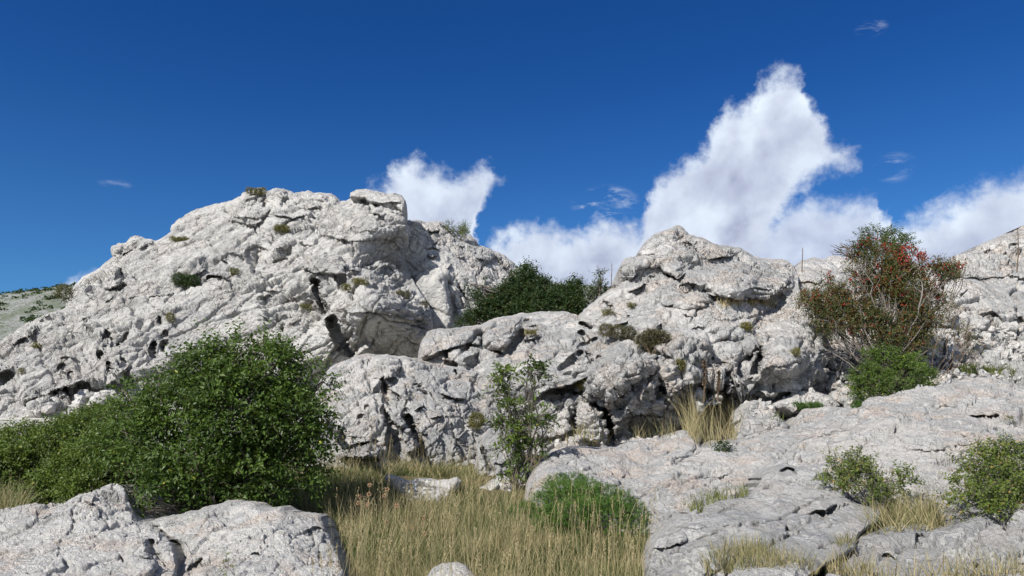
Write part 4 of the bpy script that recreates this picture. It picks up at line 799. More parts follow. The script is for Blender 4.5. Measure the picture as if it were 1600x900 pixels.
def plant(name, label, cat, lumps, mat, basept, seed, stems=4, stem_r=.02, bark=None, shoots=(), group=None, partname='foliage', twig_r=.0022, **kw):
    rg = np.random.default_rng(seed + 500)
    base = np.array(basept, float); root = empty(name, base); tag(root, label, cat, group)
    V, F, T, tw = sprays(lumps, seed, **kw)
    if shoots:       # long leading shoots with paired leaves
        for (x0, y0, x1, y1, Y) in shoots:
            a, b = at(x0, y0, Y), at(x1, y1, Y); m = max(6, int(np.linalg.norm(b - a) / .028)); k = np.linspace(0, 1, m)[:, None]
            ctr = a + (b - a) * k + np.array([.03, 0, 0]) * np.sin(k * 3)
            sg = np.where(np.arange(m) % 2 == 0, 1, -1)[:, None]
            la = unit(np.array([1., 0, 0]) * sg * .8 + rg.normal(size=(m, 3)) * .3 + np.array([0, -.1, .15])); nn = unit(np.array([0, -.5, .7]) + rg.normal(size=(m, 3)) * .3)
            L = kw.get('leaf', .035) * (1.15 - .5 * k[:, 0]); v, f = leaf_mesh(ctr, la, nn, L, L * .5)
            F = np.concatenate([F, f + len(V)]); V = np.concatenate([V, v]); T = np.concatenate([T, np.repeat(.35 + .2 * rg.random(m), 4)])
            tw = np.concatenate([tw, np.stack([ctr[0], ctr[m // 2], ctr[-1]])[None]])
    part_of(root, partname, V, F, mat, {'tint': T})
    tb = Tubes()
    cs = sorted([(at(l[0], l[1], l[3]), l[2] * l[3] / FPX) for l in lumps], key=lambda q: -q[1])
    for i, (c, r) in enumerate(cs):
        st = base + rg.normal(size=3) * np.array([.08, .08, 0]) * (1 + stems * .1)
        P = tb.wig(st, c, stem_r * min(1, .35 + r), stem_r * .3, .12, 8, rg, bow=(0, 0, .04))
        for j in range(5):
            e = c + unit(rg.normal(size=3) + np.array([0, -.2, .5])) * r * .85
            tb.wig(P[rg.integers(3, 7)], e, stem_r * .3, stem_r * .1, .15, 6, rg, 4)
    idx = rg.permutation(len(tw))[:900]
    for t in tw[idx]: tb.add(t, twig_r, twig_r * .5, 3)
    tubes_part(root, 'branches', tb, bark or M_BARK)
    return root

def hit(px, py):
    "the rock surface seen at a photo pixel"
    best = None
    for (x0, y0, st, ok, Y) in GRIDS:
        i, j = int(round((py - y0) / st)), int(round((px - x0) / st))
        if 0 <= i < Y.shape[0] and 0 <= j < Y.shape[1] and ok[i, j] and (best is None or Y[i, j] < best): best = Y[i, j]
    if best is None: best = 9.0
    return at(px, py, float(best)), np.array([0, -1., 0])

def blades(roots, H, Wd, seed, lean=.25, tint=(.5, .25), segs=4, face=None):
    rg = np.random.default_rng(seed); n = len(roots)
    az = rg.random(n) * 2 * math.pi; ln = lean * rg.gamma(2., .5, n)
    dr = np.stack([np.cos(az) * ln, np.sin(az) * ln, np.ones(n)], -1); dr = unit(dr)
    side = unit(np.stack([np.cos(az + 1.57 + rg.normal(size=n) * .5), np.sin(az + 1.57) * .6, np.zeros(n)], -1))
    side = np.where(rg.random((n, 1)) < .65, unit(np.stack([np.ones(n), rg.normal(size=n) * .4, np.zeros(n)], -1)), side)
    bend = (rg.random(n) ** 2 * .9)[:, None]; bd = unit(np.stack([np.cos(az), np.sin(az), -0.25 * np.ones(n)], -1))
    V = []; k = np.linspace(0, 1, segs + 1)
    for i, t in enumerate(k):
        c = roots + dr * (H * t)[:, None] + bd * bend * (H * t ** 2.3)[:, None] * .6
        w = (Wd * (1 - t ** 1.6) * .5)[:, None]
        if i < segs: V += [c - side * w, c + side * w]
        else: V += [c]
    V = np.stack(V, 1); m = 2 * segs + 1; I = np.arange(n)[:, None] * m; Q = []
    for i in range(segs - 1): Q.append(I + [2 * i, 2 * i + 1, 2 * i + 3, 2 * i + 2])
    Tt = I + [2 * segs - 2, 2 * segs - 1, 2 * segs]
    t = np.clip(tint[0] + rg.normal(size=n) * tint[1], 0, .9)
    return V.reshape(-1, 3), [np.concatenate(Q), Tt], np.repeat(t, m)

def inpoly(x, y, pl): return inside(np.asarray(x, float), np.asarray(y, float), pl)

def px_of(P):
    d = P - CAM; f = d[:, 1] * cp + d[:, 2] * sp; u_ = -d[:, 1] * sp + d[:, 2] * cp
    return 800 + FPX * d[:, 0] / f, 450 - FPX * u_ / f
# ------------------------------------------------------------------ plants growing on the rocks (built first: their seats are found on the bare rock)
spots = [
 # px, py, rx, ry, kind, label
 (290, 438, 17, 8, 'shrub', 'dark green shrublet in a hollow on the face of the big dome'),
 (266, 497, 6, 5, 'moss', 'olive cushion in a pocket of the dome just above the bush tips'),
 (280, 374, 13, 3, 'moss', 'thin olive strip of moss near the left shoulder of the dome'),
 (400, 299, 14, 4, 'moss', 'moss patch on the very top of the dome'),
 (630, 461, 9, 5, 'thyme', 'olive brown cushion on the bulging right flank of the dome'),
 (563, 441, 11, 4, 'moss', 'olive green strip of moss on a ledge in the middle of the dome flank'),
 (541, 450, 6, 4, 'moss', 'small ochre moss patch left of the mossy ledge on the dome flank'),
 (663, 478, 6, 5, 'thyme', 'little dark cushion in a crack left of the fluted face'),
 (478, 480, 8, 3, 'moss', 'small mossy patch above the cave at the foot of the dome'),
 (440, 357, 10, 4, 'moss', 'greenish moss in a slanting groove high on the dome'),
 (366, 425, 5, 4, 'moss', 'tiny moss tuft above the arched hollow of the dome'),
 (101, 460, 6, 9, 'thyme', 'brownish shrublet on the left edge of the dome against the far hill'),
 (57, 541, 5, 3, 'moss', 'tiny yellowish moss tuft on the lower left face'),
 (33, 580, 3, 3, 'moss', 'tiny round moss tuft low on the left face'),
 (965, 519, 25, 9, 'thyme', 'wide grey green cushion plant on the pointed outcrop'),
 (1062, 572, 5, 7, 'moss', 'bright yellow green moss tuft beside the orange lichen'),
 (909, 601, 6, 7, 'moss', 'yellow moss tuft in the mouth of the overhang'),
 (987, 478, 5, 3, 'moss', 'bright moss spot on the left shoulder of the pointed outcrop'),
 (950, 489, 7, 4, 'moss', 'olive moss patch above the wide cushion plant'),
 (830, 520, 9, 3, 'moss', 'yellowish moss in the notch behind the smooth block'),
 (1166, 511, 7, 5, 'moss', 'brownish moss tuft above the white bulge'),
 (1244, 552, 4, 5, 'moss', 'yellow green tuft on the flank of the white bulge'),
 (745, 660, 9, 10, 'moss', 'yellow green moss in the hollow right of the rock wall'),
 (1262, 635, 22, 4, 'green', 'green mossy strip along the wedge-shaped rock'),
 (1342, 635, 8, 5, 'green', 'small green tuft at the upper end of the long slab'),
 (1130, 702, 9, 6, 'shrub', 'small dark green plant alone on the long slab'),
 (1298, 436, 4, 2, 'moss', 'small green spot on the broken ridge left of the berries'),
 (1488, 427, 10, 6, 'moss', 'yellowish tuft on the broken ridge right of the berries'),
 (1578, 655, 4, 2, 'moss', 'tiny tuft at the right end of the long slab'),
]
KM = dict(shrub=(M_DARK, .035, .5), moss=(M_MOSS, .018, .5), thyme=(M_THYME, .022, .4), green=(M_JUN, .02, .45))
hits = [hit(px, py) for (px, py, *_r) in spots]
far_hit = {k: hit(*k) for k in [(1022, 535), (1030, 550), (715, 366), (1170, 472), (1100, 640), (1180, 650), (1540, 575), (1140, 780), (1405, 812), (1260, 860), (955, 442), (1253, 405), (1590, 425), (1100, 600), (1122, 602), (540, 735), (1345, 895)]}
def gpatch(poly, n, seed, dist_max=99):
    "points on whatever surface is seen inside a photo polygon"
    rg = np.random.default_rng(seed); xs_ = [p[0] for p in poly]; ys_ = [p[1] for p in poly]; out_ = []
    while len(out_) < n:
        x, y = rg.uniform(min(xs_), max(xs_)), rg.uniform(min(ys_), max(ys_))
        if inpoly(x, y, poly): out_.append(hit(x, y)[0])
    return np.array(out_)
patches = dict(
 ledge=gpatch([(1120,470),(1150,473),(1205,473),(1212,480),(1125,480)], 260, 1),
 talltan=gpatch([(1062,668),(1100,655),(1150,668),(1152,690),(1085,698)], 900, 2),
 tan2=gpatch([(985,690),(1000,672),(1050,676),(1060,684)], 200, 3),
 wallfoot=gpatch([(850,694),(935,694),(960,690),(900,680),(860,685)], 160, 4),
 turf=gpatch([(1495,582),(1500,572),(1580,570),(1590,582)], 900, 5),
 seam=gpatch([(1065,798),(1100,780),(1170,768),(1172,776),(1120,786),(1080,802)], 420, 6),
 clump=gpatch([(1345,836),(1360,820),(1400,800),(1460,800),(1480,826),(1420,824)], 1100, 7),
 slabfoot=gpatch([(1100,898),(1120,870),(1170,862),(1230,885),(1290,898)], 900, 8),
 crackgrass=gpatch([(1305,862),(1322,850),(1336,846),(1328,862)], 130, 9),
 nook=gpatch([(1545,578),(1600,572),(1600,584),(1550,588)], 200, 12),
 cornergrass=gpatch([(1150,896),(1290,884),(1420,896),(1600,888),(1600,898),(1150,898)], 700, 15),
 rightofg=gpatch([(1206,655),(1220,640),(1236,650),(1238,664)], 120, 13),
)
for i, ((px, py, rx, ry, kind, label), (h, nn)) in enumerate(zip(spots, hits)):
    mat, lf, dens = KM[kind]; Y = min(hit(px + a_, py + b_)[0][1] for a_ in (-rx * .5, 0, rx * .5) for b_ in (-ry * .4, 0, ry * .5)); s = Y / FPX; r = ry * s * 1.15
    lf_ = max(lf, 1.3 * s); nlump = max(1, int(round(rx / ry * 1.2)))
    lumps = [(px + (k - (nlump - 1) / 2) * (2 * (rx - ry * .8) / max(1, nlump - 1) if nlump > 1 else 0), py + ((k * 37) % 5 - 2) * ry * .12, ry * 1.15, Y - r * .7) for k in range(nlump)]
    kw = dict(n_per_m2=min(24000, 3.6 / lf_ ** 2), leaf=lf_ * 1.25, wr=.55, shoot=lf_ * 3, nl=6, gap=-.6, shell=.6, up=.5)
    V, F, T, tw = sprays(lumps, 200 + i, **kw)
    root = empty({'shrub': 'rock_shrub', 'moss': 'moss_cushion', 'thyme': 'cushion_plant', 'green': 'green_cushion'}[kind], h)
    tag(root, label, {'shrub': 'shrub', 'moss': 'moss', 'thyme': 'cushion plant', 'green': 'cushion plant'}[kind])
    part_of(root, 'foliage', V, F, mat, {'tint': T})

# cushion hanging from a dark stem
h = far_hit[(1022, 535)][0]; Y = h[1] - .12
r_ = plant('hanging_shrub', 'round brown green shrub hanging on a dark stem over the split rock face', 'shrub', [(1004,532,9,Y),(1018,528,12,Y-.03),(1034,530,11,Y),(1026,540,10,Y-.05),(1022,547,7,Y)], M_THYME,
      at(1027, 575, far_hit[(1030,550)][0][1]), 41, stem_r=.025, bark=M_TWIG, n_per_m2=9000, leaf=.030, wr=.5, shoot=.09, nl=7, gap=-.45, up=.4)
# yellow-green shrub on the crest
plant('crest_shrub', 'yellow green shrub growing on the skyline of the fluted dome', 'shrub', [(706,356,8,28.9),(716,358,9,28.8),(724,357,6,28.9),(717,367,7,28.7),(727,366,4,28.8)], M_SHRUB, at(720, 378, 28.9), 42, stem_r=.03,
      n_per_m2=832, leaf=.075, wr=.4, shoot=.3, nl=7, gap=-.2, up=.7, tint=(.4, .95), accent=0)

# ------------------------------------------------------------------ bushes and trees
big = [(330,585,56,8.7),(415,582,58,8.7),(270,640,62,8.7),(365,650,84,8.5),(455,655,60,8.6),(232,690,58,8.6),(300,720,72,8.3),(390,735,66,8.3),(455,735,50,8.5),(255,765,42,8.0),(330,775,36,8.0),(425,768,38,8.3),(495,632,24,8.7),(488,690,28,8.6),(205,645,28,8.9),(505,596,13,8.8),(292,556,22,8.8),(245,600,20,8.8),(378,545,24,8.8),(440,552,22,8.8),(322,540,14,8.8),(410,534,12,8.8),(475,575,18,8.8),(248,795,22,7.8),(225,800,12,7.8),(190,610,16,8.9),(515,660,12,8.7),(175,690,30,8.8)]
plant('round_bush', 'big round dark green leafy bush standing between the two white front boulders', 'bush', big, M_BUSH, (at(340, 800, 8.6)[0], 8.6, .45), 51, stems=8, stem_r=.035,
      shoots=[(318,545,304,496,8.7),(332,548,322,500,8.75),(372,540,362,496,8.6),(362,540,352,506,8.7),(366,545,371,498,8.65),(410,545,418,512,8.7),(430,545,446,524,8.7),(470,560,484,528,8.7),(500,585,528,588,8.7),(508,610,536,600,8.7),(510,625,538,622,8.7),(505,650,534,645,8.7),(275,560,262,540,8.8),(290,552,278,538,8.8),(200,610,186,596,8.9)],
      inset=.45, n_per_m2=1500, leaf=.068, wr=.52, shoot=.28, nl=9, gap=-.20, gapscale=.32, droop=.3, up=.35, accent=.003)
low = [(30,700,40,10.2),(85,684,40,10.2),(145,664,32,10.3),(130,695,50,9.9),(60,715,48,9.8),(170,705,46,9.4),(10,735,46,9.6),(110,745,46,9.3),(165,755,40,9.0),(60,768,34,9.2),(180,646,22,9.8),(-30,710,44,10.2),(-30,750,44,9.6),(200,740,36,8.9),(120,770,30,8.8),(175,785,22,8.4)]
plant('low_bush', 'low spreading green bush left of the round bush under the dome', 'bush', low, M_LOW, (at(80, 780, 9.6)[0], 9.6, .5), 52, stems=8, stem_r=.025,
      inset=.35, n_per_m2=2300, leaf=.050, wr=.5, shoot=.20, nl=9, gap=-.35, gapscale=.4, droop=.25, accent=.01, tint=(.2, .9))
sap = [(786,590,12,10.6),(798,584,8,10.6),(774,588,6,10.6),(836,580,12,10.5),(846,572,7,10.5),(828,570,6,10.5),(838,596,8,10.5),(790,622,11,10.6),(778,640,7,10.6),(803,640,11,10.5),(832,634,8,10.5),(852,645,7,10.4),(788,665,12,10.6),(812,668,12,10.5),(840,666,10,10.4),(858,660,6,10.4),(802,698,14,10.5),(824,702,14,10.5),(842,696,8,10.4),(812,726,9,10.4),(797,750,7,10.3)]
plant('ash_sapling', 'slender green sapling with sprays of leaflets in front of the pale rock wall', 'sapling', sap, M_LOW, (at(815, 770, 10.5)[0], 10.5, .6), 53, stems=2, stem_r=.016,
      n_per_m2=620, leaf=.09, wr=.42, shoot=.22, nl=9, gap=-.7, droop=.35, up=.45, shell=.15, tint=(.1, .8), accent=.004)
rt = [(850,485,26,18.9),(875,480,22,18.9),(815,490,26,18.9),(895,480,16,18.9),(822,418,7,19.3),(820,428,11,19.3),(826,442,17,19.2),(806,452,18,19.2),(846,455,18,19.2),(790,475,24,19),(826,476,30,19),(862,474,24,19),(893,468,20,19.2),(898,452,12,19.3),(903,442,6,19.3),(765,490,20,19),(742,500,14,19),(750,470,10,19.1),(738,458,6,19.2),(757,456,5,19.2),(758,445,3,19.2),(735,445,3.5,19.2),(775,468,10,19.1),(878,490,22,18.8),(840,498,26,18.7),(800,500,20,18.8),(876,452,8,19.2),(886,462,12,19.2),(725,505,8,19),(770,455,5,19.2)]
plant('dark_tree', 'dark green bushy tree growing in the gap between the two rock masses', 'tree', rt, M_DARK, at(830, 540, 18.8), 54, stems=6, stem_r=.05,
      inset=.15, n_per_m2=1150, leaf=.09, wr=.5, shoot=.28, nl=8, gap=-.5, gapscale=.7, up=.7, accent=.03)
plant('young_tree', 'thin leafy sapling showing over the rock edge right of the dark tree', 'sapling', [(939,432,5,18.6),(938,444,6,18.6),(930,452,7,18.6),(940,458,9,18.6),(928,466,9,18.6),(950,455,5,18.6),(962,446,4,18.5),(922,474,8,18.6)], M_DARK, at(935, 490, 18.4), 55, stem_r=.03,
      n_per_m2=640, leaf=.08, wr=.5, shoot=.25, nl=7, gap=-.5, up=.8, tint=(.3, .9))
plant('ridge_bush', 'green bush on the skyline behind the red-berried bush', 'bush', [(1303,390,10,17.6),(1312,386,9,17.6),(1350,378,16,17.3),(1370,374,18,17.2),(1395,378,18,17.2),(1410,388,16,17.2),(1335,384,13,17.4),(1375,390,26,17.0)], M_LOW, at(1365, 430, 17.2), 56, stem_r=.04,
      n_per_m2=420, leaf=.085, wr=.4, shoot=.24, nl=8, gap=-.05, gapscale=.5, up=.5, tint=(.05, .6), accent=0)
# red-berried bush
rl_extra = [(1265,470,16,15.0),(1300,440,14,15.1),(1290,505,16,14.9),(1325,505,18,14.8),(1365,500,20,14.7),(1470,425,16,15.0),(1455,465,18,14.9),(1385,530,18,14.6),(1440,545,16,14.5),(1345,425,18,15.0),(1470,505,12,14.7),(1490,415,8,15.0)]
rl = [(1352,392,20,15.2),(1385,388,20,15.2),(1415,395,18,15.2),(1335,402,12,15.2),(1440,406,14,15.1),(1465,414,9,15.1),(1372,412,18,15.1),(1405,418,22,15.0),(1430,424,20,15.0),(1393,440,20,14.9),(1335,438,20,15.0),(1318,452,18,15.0),(1350,455,22,15.0),(1372,450,16,14.9),(1300,460,13,15.1),(1275,462,10,15.2),(1290,482,16,15.0),(1315,480,18,14.9),(1268,486,9,15.1),(1345,482,16,14.9),(1410,462,20,14.8),(1440,450,16,14.9),(1460,440,14,15.0),(1478,430,8,15.0),(1425,490,22,14.7),(1400,505,18,14.7),(1440,515,18,14.7),(1420,535,18,14.6),(1455,490,10,14.8),(1480,470,9,14.9),(1392,480,14,14.8),(1255,455,6,15.2),(1495,418,4,15.0),(1508,417,3,15)]
brt = plant('red_berried_bush', 'tall thorny bush with bare lower branches and clusters of red hips', 'bush', rl + rl_extra, M_ROSE, at(1390, 600, 14.6), 57, stems=10, stem_r=.03,
      inset=.15, n_per_m2=1600, leaf=.052, wr=.55, shoot=.24, nl=9, gap=-.22, gapscale=.5, up=.25, droop=.3, tint=(.1, .85), accent=.10, shell=.2,
      shoots=[(1385,372,1382,360,15.2),(1405,380,1412,368,15.2),(1425,385,1436,374,15.2),(1312,398,1310,388,15.2)])
rg = np.random.default_rng(99); hv, hf, n0 = [], [], 0
oct_v = np.array([[1,0,0],[-1,0,0],[0,1,0],[0,-1,0],[0,0,1.35],[0,0,-1.35]], float); oct_f = np.array([[0,2,4],[2,1,4],[1,3,4],[3,0,4],[2,0,5],[1,2,5],[3,1,5],[0,3,5]])
redw = {34:14,35:12,36:8,37:12,38:14,39:24,40:16,43:16,45:14,0:30,1:34,2:60,3:14,4:60,5:34,6:40,7:90,8:80,9:90,10:20,11:12,12:24,13:40,14:8,16:14,17:14,19:26,20:40,21:30,22:20,23:10,24:24,32:12,33:8,25:10}
for i, n in redw.items():
    l = (rl + rl_extra)[i]; c = at(l[0], l[1], l[3]); r = l[2] * l[3] / FPX
    for q in range(max(1, n // 3)):
        cc_ = c + unit(rg.normal(size=3)) * r * rg.uniform(.4, 1.05)
        for _ in range(4):
            p = cc_ + rg.normal(size=3) * .035; s_ = rg.uniform(.014, .021)
            hv.append(oct_v * s_ + p); hf.append(oct_f + n0); n0 += 6
tag(part_of(brt, 'red_hips', np.concatenate(hv), np.concatenate(hf), M_HIP, smooth=True), kind='stuff')
tb = Tubes()
b0 = at(1385, 600, 14.7)
for (x0, y0, x1, y1, r) in [(1370,600,1300,520,.018),(1372,590,1330,500,.02),(1385,600,1400,470,.028),(1400,600,1440,440,.022),(1380,600,1350,450,.022),(1395,600,1380,430,.026),(1390,560,1290,545,.014),(1350,560,1270,500,.012),(1340,580,1275,540,.010),(1365,560,1310,470,.014),(1345,520,1265,478,.010),(1400,520,1470,430,.016),(1360,590,1320,560,.012),(1330,560,1285,570,.009),(1350,500,1392,440,.016),(1392,440,1440,410,.012),(1380,520,1340,410,.014),(1335,540,1300,560,.008),(1320,520,1278,515,.007),(1425,560,1430,480,.014),(1410,590,1450,540,.014),(1375,545,1325,535,.009),(1366,420,1362,400,.01),(1350,430,1348,405,.01)]:
    Y1, Y2 = 14.75 + rg.uniform(-.15, .15), 14.9 + rg.uniform(-.3, .2)
    P = tb.wig(at(x0, y0, Y1), at(x1, y1, Y2), r, r * .35, .18, 10, rg)
    for j in range(7):
        k = rg.integers(2, 9); e = P[k] + unit(rg.normal(size=3) + (P[-1] - P[0]) * .4) * rg.uniform(.15, .45); tb.wig(P[k], e, r * .35, r * .12, .25, 6, rg, 4)
tubes_part(brt, 'bare_branches', tb, M_DEAD)
plant('dense_green_shrub', 'dense bright green shrub at the foot of the red-berried bush', 'shrub', [(1385,568,26,13.5),(1352,590,20,13.4),(1372,598,24,13.3),(1410,585,26,13.4),(1440,590,18,13.4),(1430,570,16,13.6),(1400,608,22,13.2),(1345,606,14,13.3),(1360,560,14,13.6),(1440,608,14,13.3)], M_BUSH, at(1395, 625, 13.5), 58, stem_r=.02,
      n_per_m2=1792, leaf=.042, wr=.55, shoot=.14, nl=8, gap=-.35, gapscale=.35, tint=(.3, .85), accent=.02)
plant('sparse_rose', 'sparse reddish green briar sprays over the rubble on the right', 'shrub', [(1505,520,12,14.3),(1518,535,12,14.2),(1525,555,9,14.1),(1500,560,9,14.2),(1512,508,8,14.3),(1490,520,6,14.3),(1484,480,8,14.6),(1500,478,6,14.6)], M_ROSE, at(1468, 590, 13.9), 59, stem_r=.012,
      n_per_m2=416, leaf=.045, wr=.5, shoot=.2, nl=7, gap=-.3, shell=.1, tint=(.1, .8), accent=.08, bark=M_TWIG)
# shrubs on the slabs
plant('slab_shrub', 'low leafy green shrub sprawling in the hollow of the patchy slab', 'shrub', [(1300,735,18,8.3),(1322,745,24,8.2),(1340,725,18,8.4),(1352,750,28,8.1),(1385,745,26,8.1),(1372,725,12,8.3),(1402,752,18,8.1),(1345,770,20,7.9),(1378,772,18,7.9),(1318,765,12,8.0),(1415,745,8,8.2),(1292,748,8,8.2)], M_SHRUB, at(1365, 795, 8.2), 60, stem_r=.012,
      shoots=[(1300,730,1292,716,8.3),(1325,730,1330,708,8.3),(1365,720,1368,706,8.3),(1390,735,1396,716,8.2)], n_per_m2=1250, leaf=.044, wr=.5, shoot=.14, nl=8, gap=-.12, gapscale=.25, up=.6, tint=(.3, .9), accent=.05, shell=.25)
plant('corner_shrub', 'larger leafy green shrub at the right edge above the corner slab', 'shrub', [(1545,720,24,7.9),(1570,715,26,7.9),(1595,730,34,7.8),(1525,745,24,7.8),(1555,755,34,7.6),(1590,765,34,7.5),(1505,760,18,7.7),(1500,785,22,7.3),(1535,785,26,7.2),(1480,800,16,7.2),(1620,750,40,7.7),(1565,785,20,7.2),(1500,725,8,7.9),(1520,718,10,7.9)], M_SHRUB, at(1560, 810, 7.7), 61, stem_r=.014,
      shoots=[(1510,730,1502,706,7.9),(1550,712,1552,694,7.9),(1575,705,1580,690,7.9)], n_per_m2=1250, leaf=.044, wr=.5, shoot=.14, nl=8, gap=-.14, gapscale=.25, up=.55, tint=(.25, .9), accent=.03, shell=.25)
# bright cushion among the grass
plant('juniper_cushion', 'dense bright green cushion shrub against the left end of the long slab', 'shrub', [(872,764,22,9.0),(895,760,20,9.0),(915,768,22,8.9),(880,785,34,8.6),(920,788,32,8.6),(945,782,24,8.7),(970,792,24,8.6),(990,806,22,8.5),(850,795,26,8.7),(820,806,20,8.8),(900,812,36,8.2),(950,812,36,8.2),(985,828,30,8.2),(860,820,28,8.3),(1012,826,16,8.5),(1040,834,14,8.4),(1062,826,10,8.3),(800,815,12,8.9),(780,800,8,9.0)], M_JUN, at(930, 860, 8.7), 62, stem_r=.012,
      n_per_m2=3800, leaf=.022, wr=.45, shoot=.07, nl=9, gap=-.5, gapscale=.2, up=.6, tint=(.15, .9), shell=.55, accent=0)
# sprig on the split boulder
hp = hit(350, 895)[0]
plant('boulder_sprig', 'small yellow green sprig in front of the crack of the split boulder', 'plant', [(350,868,5,hp[1]-.15),(345,880,6,hp[1]-.15),(354,886,6,hp[1]-.15),(348,894,7,hp[1]-.15)], M_SHRUB, at(350, 905, hp[1] - .1), 63, stem_r=.004,
      n_per_m2=1350, leaf=.022, wr=.6, shoot=.05, nl=6, gap=-.9, shell=.1, tint=(.5, .9), accent=.06, twig_r=.001)

# scrub dotted over the far hill
rg = np.random.default_rng(7); B, A, NN, L = [], [], [], []
for k in range(560):
    x, y = rg.uniform(-235, -105), rg.uniform(150, 268); s_ = rg.uniform(.35, 1.05); z = float(hillz(np.array(x), np.array(y)))
    n = 26; d = unit(rg.normal(size=(n, 3))); d[:, 2] = np.abs(d[:, 2]) * .55; B.append(np.array([x, y, z + .1]) + d * s_ * np.array([1.4, 1.2, .7])); A.append(unit(rg.normal(size=(n, 3)))); NN.append(unit(rg.normal(size=(n, 3)) + [0, 0, 1])); L.append(np.full(n, s_ * .8))
V, F = leaf_mesh(np.concatenate(B), np.concatenate(A), np.concatenate(NN), np.concatenate(L), np.concatenate(L) * .8)
tag(mesh_np('hillside_scrub', V, F, M_DARK, smooth=False, attrs={'tint': np.repeat(rg.random(len(V) // 4) * .8, 4)}), 'dark low scrub dotted over the far stony hillside', 'scrub', kind='stuff')

# ------------------------------------------------------------------ grass
STONES = [[(600,748),(626,744),(700,747),(716,745),(722,756),(704,776),(690,790),(640,790),(612,765)], [(735,770),(770,746),(800,746),(806,766),(800,788),(740,788)], [(741,730),(765,668),(812,700),(812,745),(748,756)]]
meadow_poly = [(470,1050),(500,960),(530,870),(500,815),(440,805),(430,790),(440,768),(470,742),(520,735),(600,735),(700,730),(745,745),(800,778),(850,800),(900,830),(1000,845),(1035,850),(1012,880),(1010,1050)]
def on_ground(n, seed, y0, y1, poly, avoid=STONES):
    rg = np.random.default_rng(seed); out_ = []; tot = 0
    while tot < n:
        y = rg.uniform(y0, y1, n); x = rg.uniform((min(p[0] for p in poly) - 800) / 1180, (max(p[0] for p in poly) - 800) / 1180, n) * y
        P = np.stack([x, y, gzn(x, y)], -1); px, py = px_of(P)
        k = inpoly(px, py, poly)
        for s_ in avoid: k &= ~inpoly(px, py, s_)
        out_.append(P[k]); tot += k.sum()
    return np.concatenate(out_)[:n]
def grass_obj(name, label, roots, H, Wd, seed, mat, lean=.25, tint=(.5, .25), segs=4, kind='stuff', cat='grass', tmap=None):
    V, F, T = blades(roots, H, Wd, seed, lean, tint, segs)
    if tmap is not None: T = np.clip(T + np.repeat(tmap, 2 * segs + 1), 0, .9)
    o = mesh_np(name, V, F, mat, smooth=True, attrs={'tint': T}, loc=roots.mean(0)); tag(o, label, cat, kind=kind); return o
rg = np.random.default_rng(21)
n = 62000; rts = on_ground(n, 31, 5.2, 12.2, meadow_poly); px, py = px_of(rts)
dens = fbm(rts / .8, 3, 91)
near_cushion = sstep(800, 860, px) * sstep(6.4, 7.2, rts[:, 1])
H = (.11 + .17 * rg.random(n) + .20 * dens + .16 * fbm(rts / .25, 2, 94)) * (1 - .5 * near_cushion) * np.interp(rts[:, 1], [5, 7, 9, 12], [1.3, 1.1, .9, .8])
tm = np.interp(px, [450, 600, 800, 1000], [-.22, -.05, .0, -.05]) + fbm(rts / .35, 3, 92) * .9 + fbm(rts / 1.2, 2, 93) * .4
grass_obj('meadow_grass', 'thick tangle of olive and straw coloured grass filling the hollow', rts, np.clip(H, .06, .7), .0055 * (.6 + .7 * rg.random(n)) * rts[:, 1] / 8, 32, M_GRASS, 1.3, (.13, .30), tmap=tm)
n = 5600; rts = on_ground(n, 33, 5.2, 11.8, meadow_poly)
px, py = px_of(rts); H = rg.uniform(.18, .66, n) * np.interp(rts[:, 1], [5, 8, 12], [1.0, .85, .62]) * (1 - .3 * sstep(800, 860, px) * sstep(6.4, 7.2, rts[:, 1]))
grass_obj('dry_stems', 'tall thin straw coloured grass stems standing above the green tangle', rts, H, .0038 * (.7 + .6 * rg.random(n)) * rts[:, 1] / 8, 34, M_GRASS, .45, (.60, .26), segs=5)
# seed heads
n = 420; rts = on_ground(n, 35, 5.4, 11.5, meadow_poly); Hh = rg.uniform(.5, .85, n) * np.interp(rts[:, 1], [5, 8, 12], [1., .8, .6]); tb = Tubes(); B, A, NN, L = [], [], [], []
for p, h_ in zip(rts, Hh):
    tip = p + np.array([rg.normal() * .06, rg.normal() * .05, h_]); tb.wig(p, tip, .0022, .0012, .05, 5, rg, 3)
    k = np.linspace(0, 1, 14)[:, None]; q = tip - np.array([0, 0, .10]) * k; B.append(q); d = unit(rg.normal(size=(14, 3)) * [1, 1, .3] + [0, 0, .9]); A.append(d); NN.append(rg.normal(size=(14, 3))); L.append(np.full(14, .018))
V, F = leaf_mesh(np.concatenate(B), np.concatenate(A), unit(np.concatenate(NN)), np.concatenate(L), np.concatenate(L) * .35)
TV = np.concatenate(tb.V); TF = np.concatenate(tb.F)
tag(mesh_np('seeding_grass', np.concatenate([TV, V]), [TF, F + len(TV)], M_GRASS, smooth=False, attrs={'tint': np.full(len(TV) + len(V), .85)}), 'tall bleached grass stalks with feathery seed heads over the meadow', 'grass', kind='stuff')
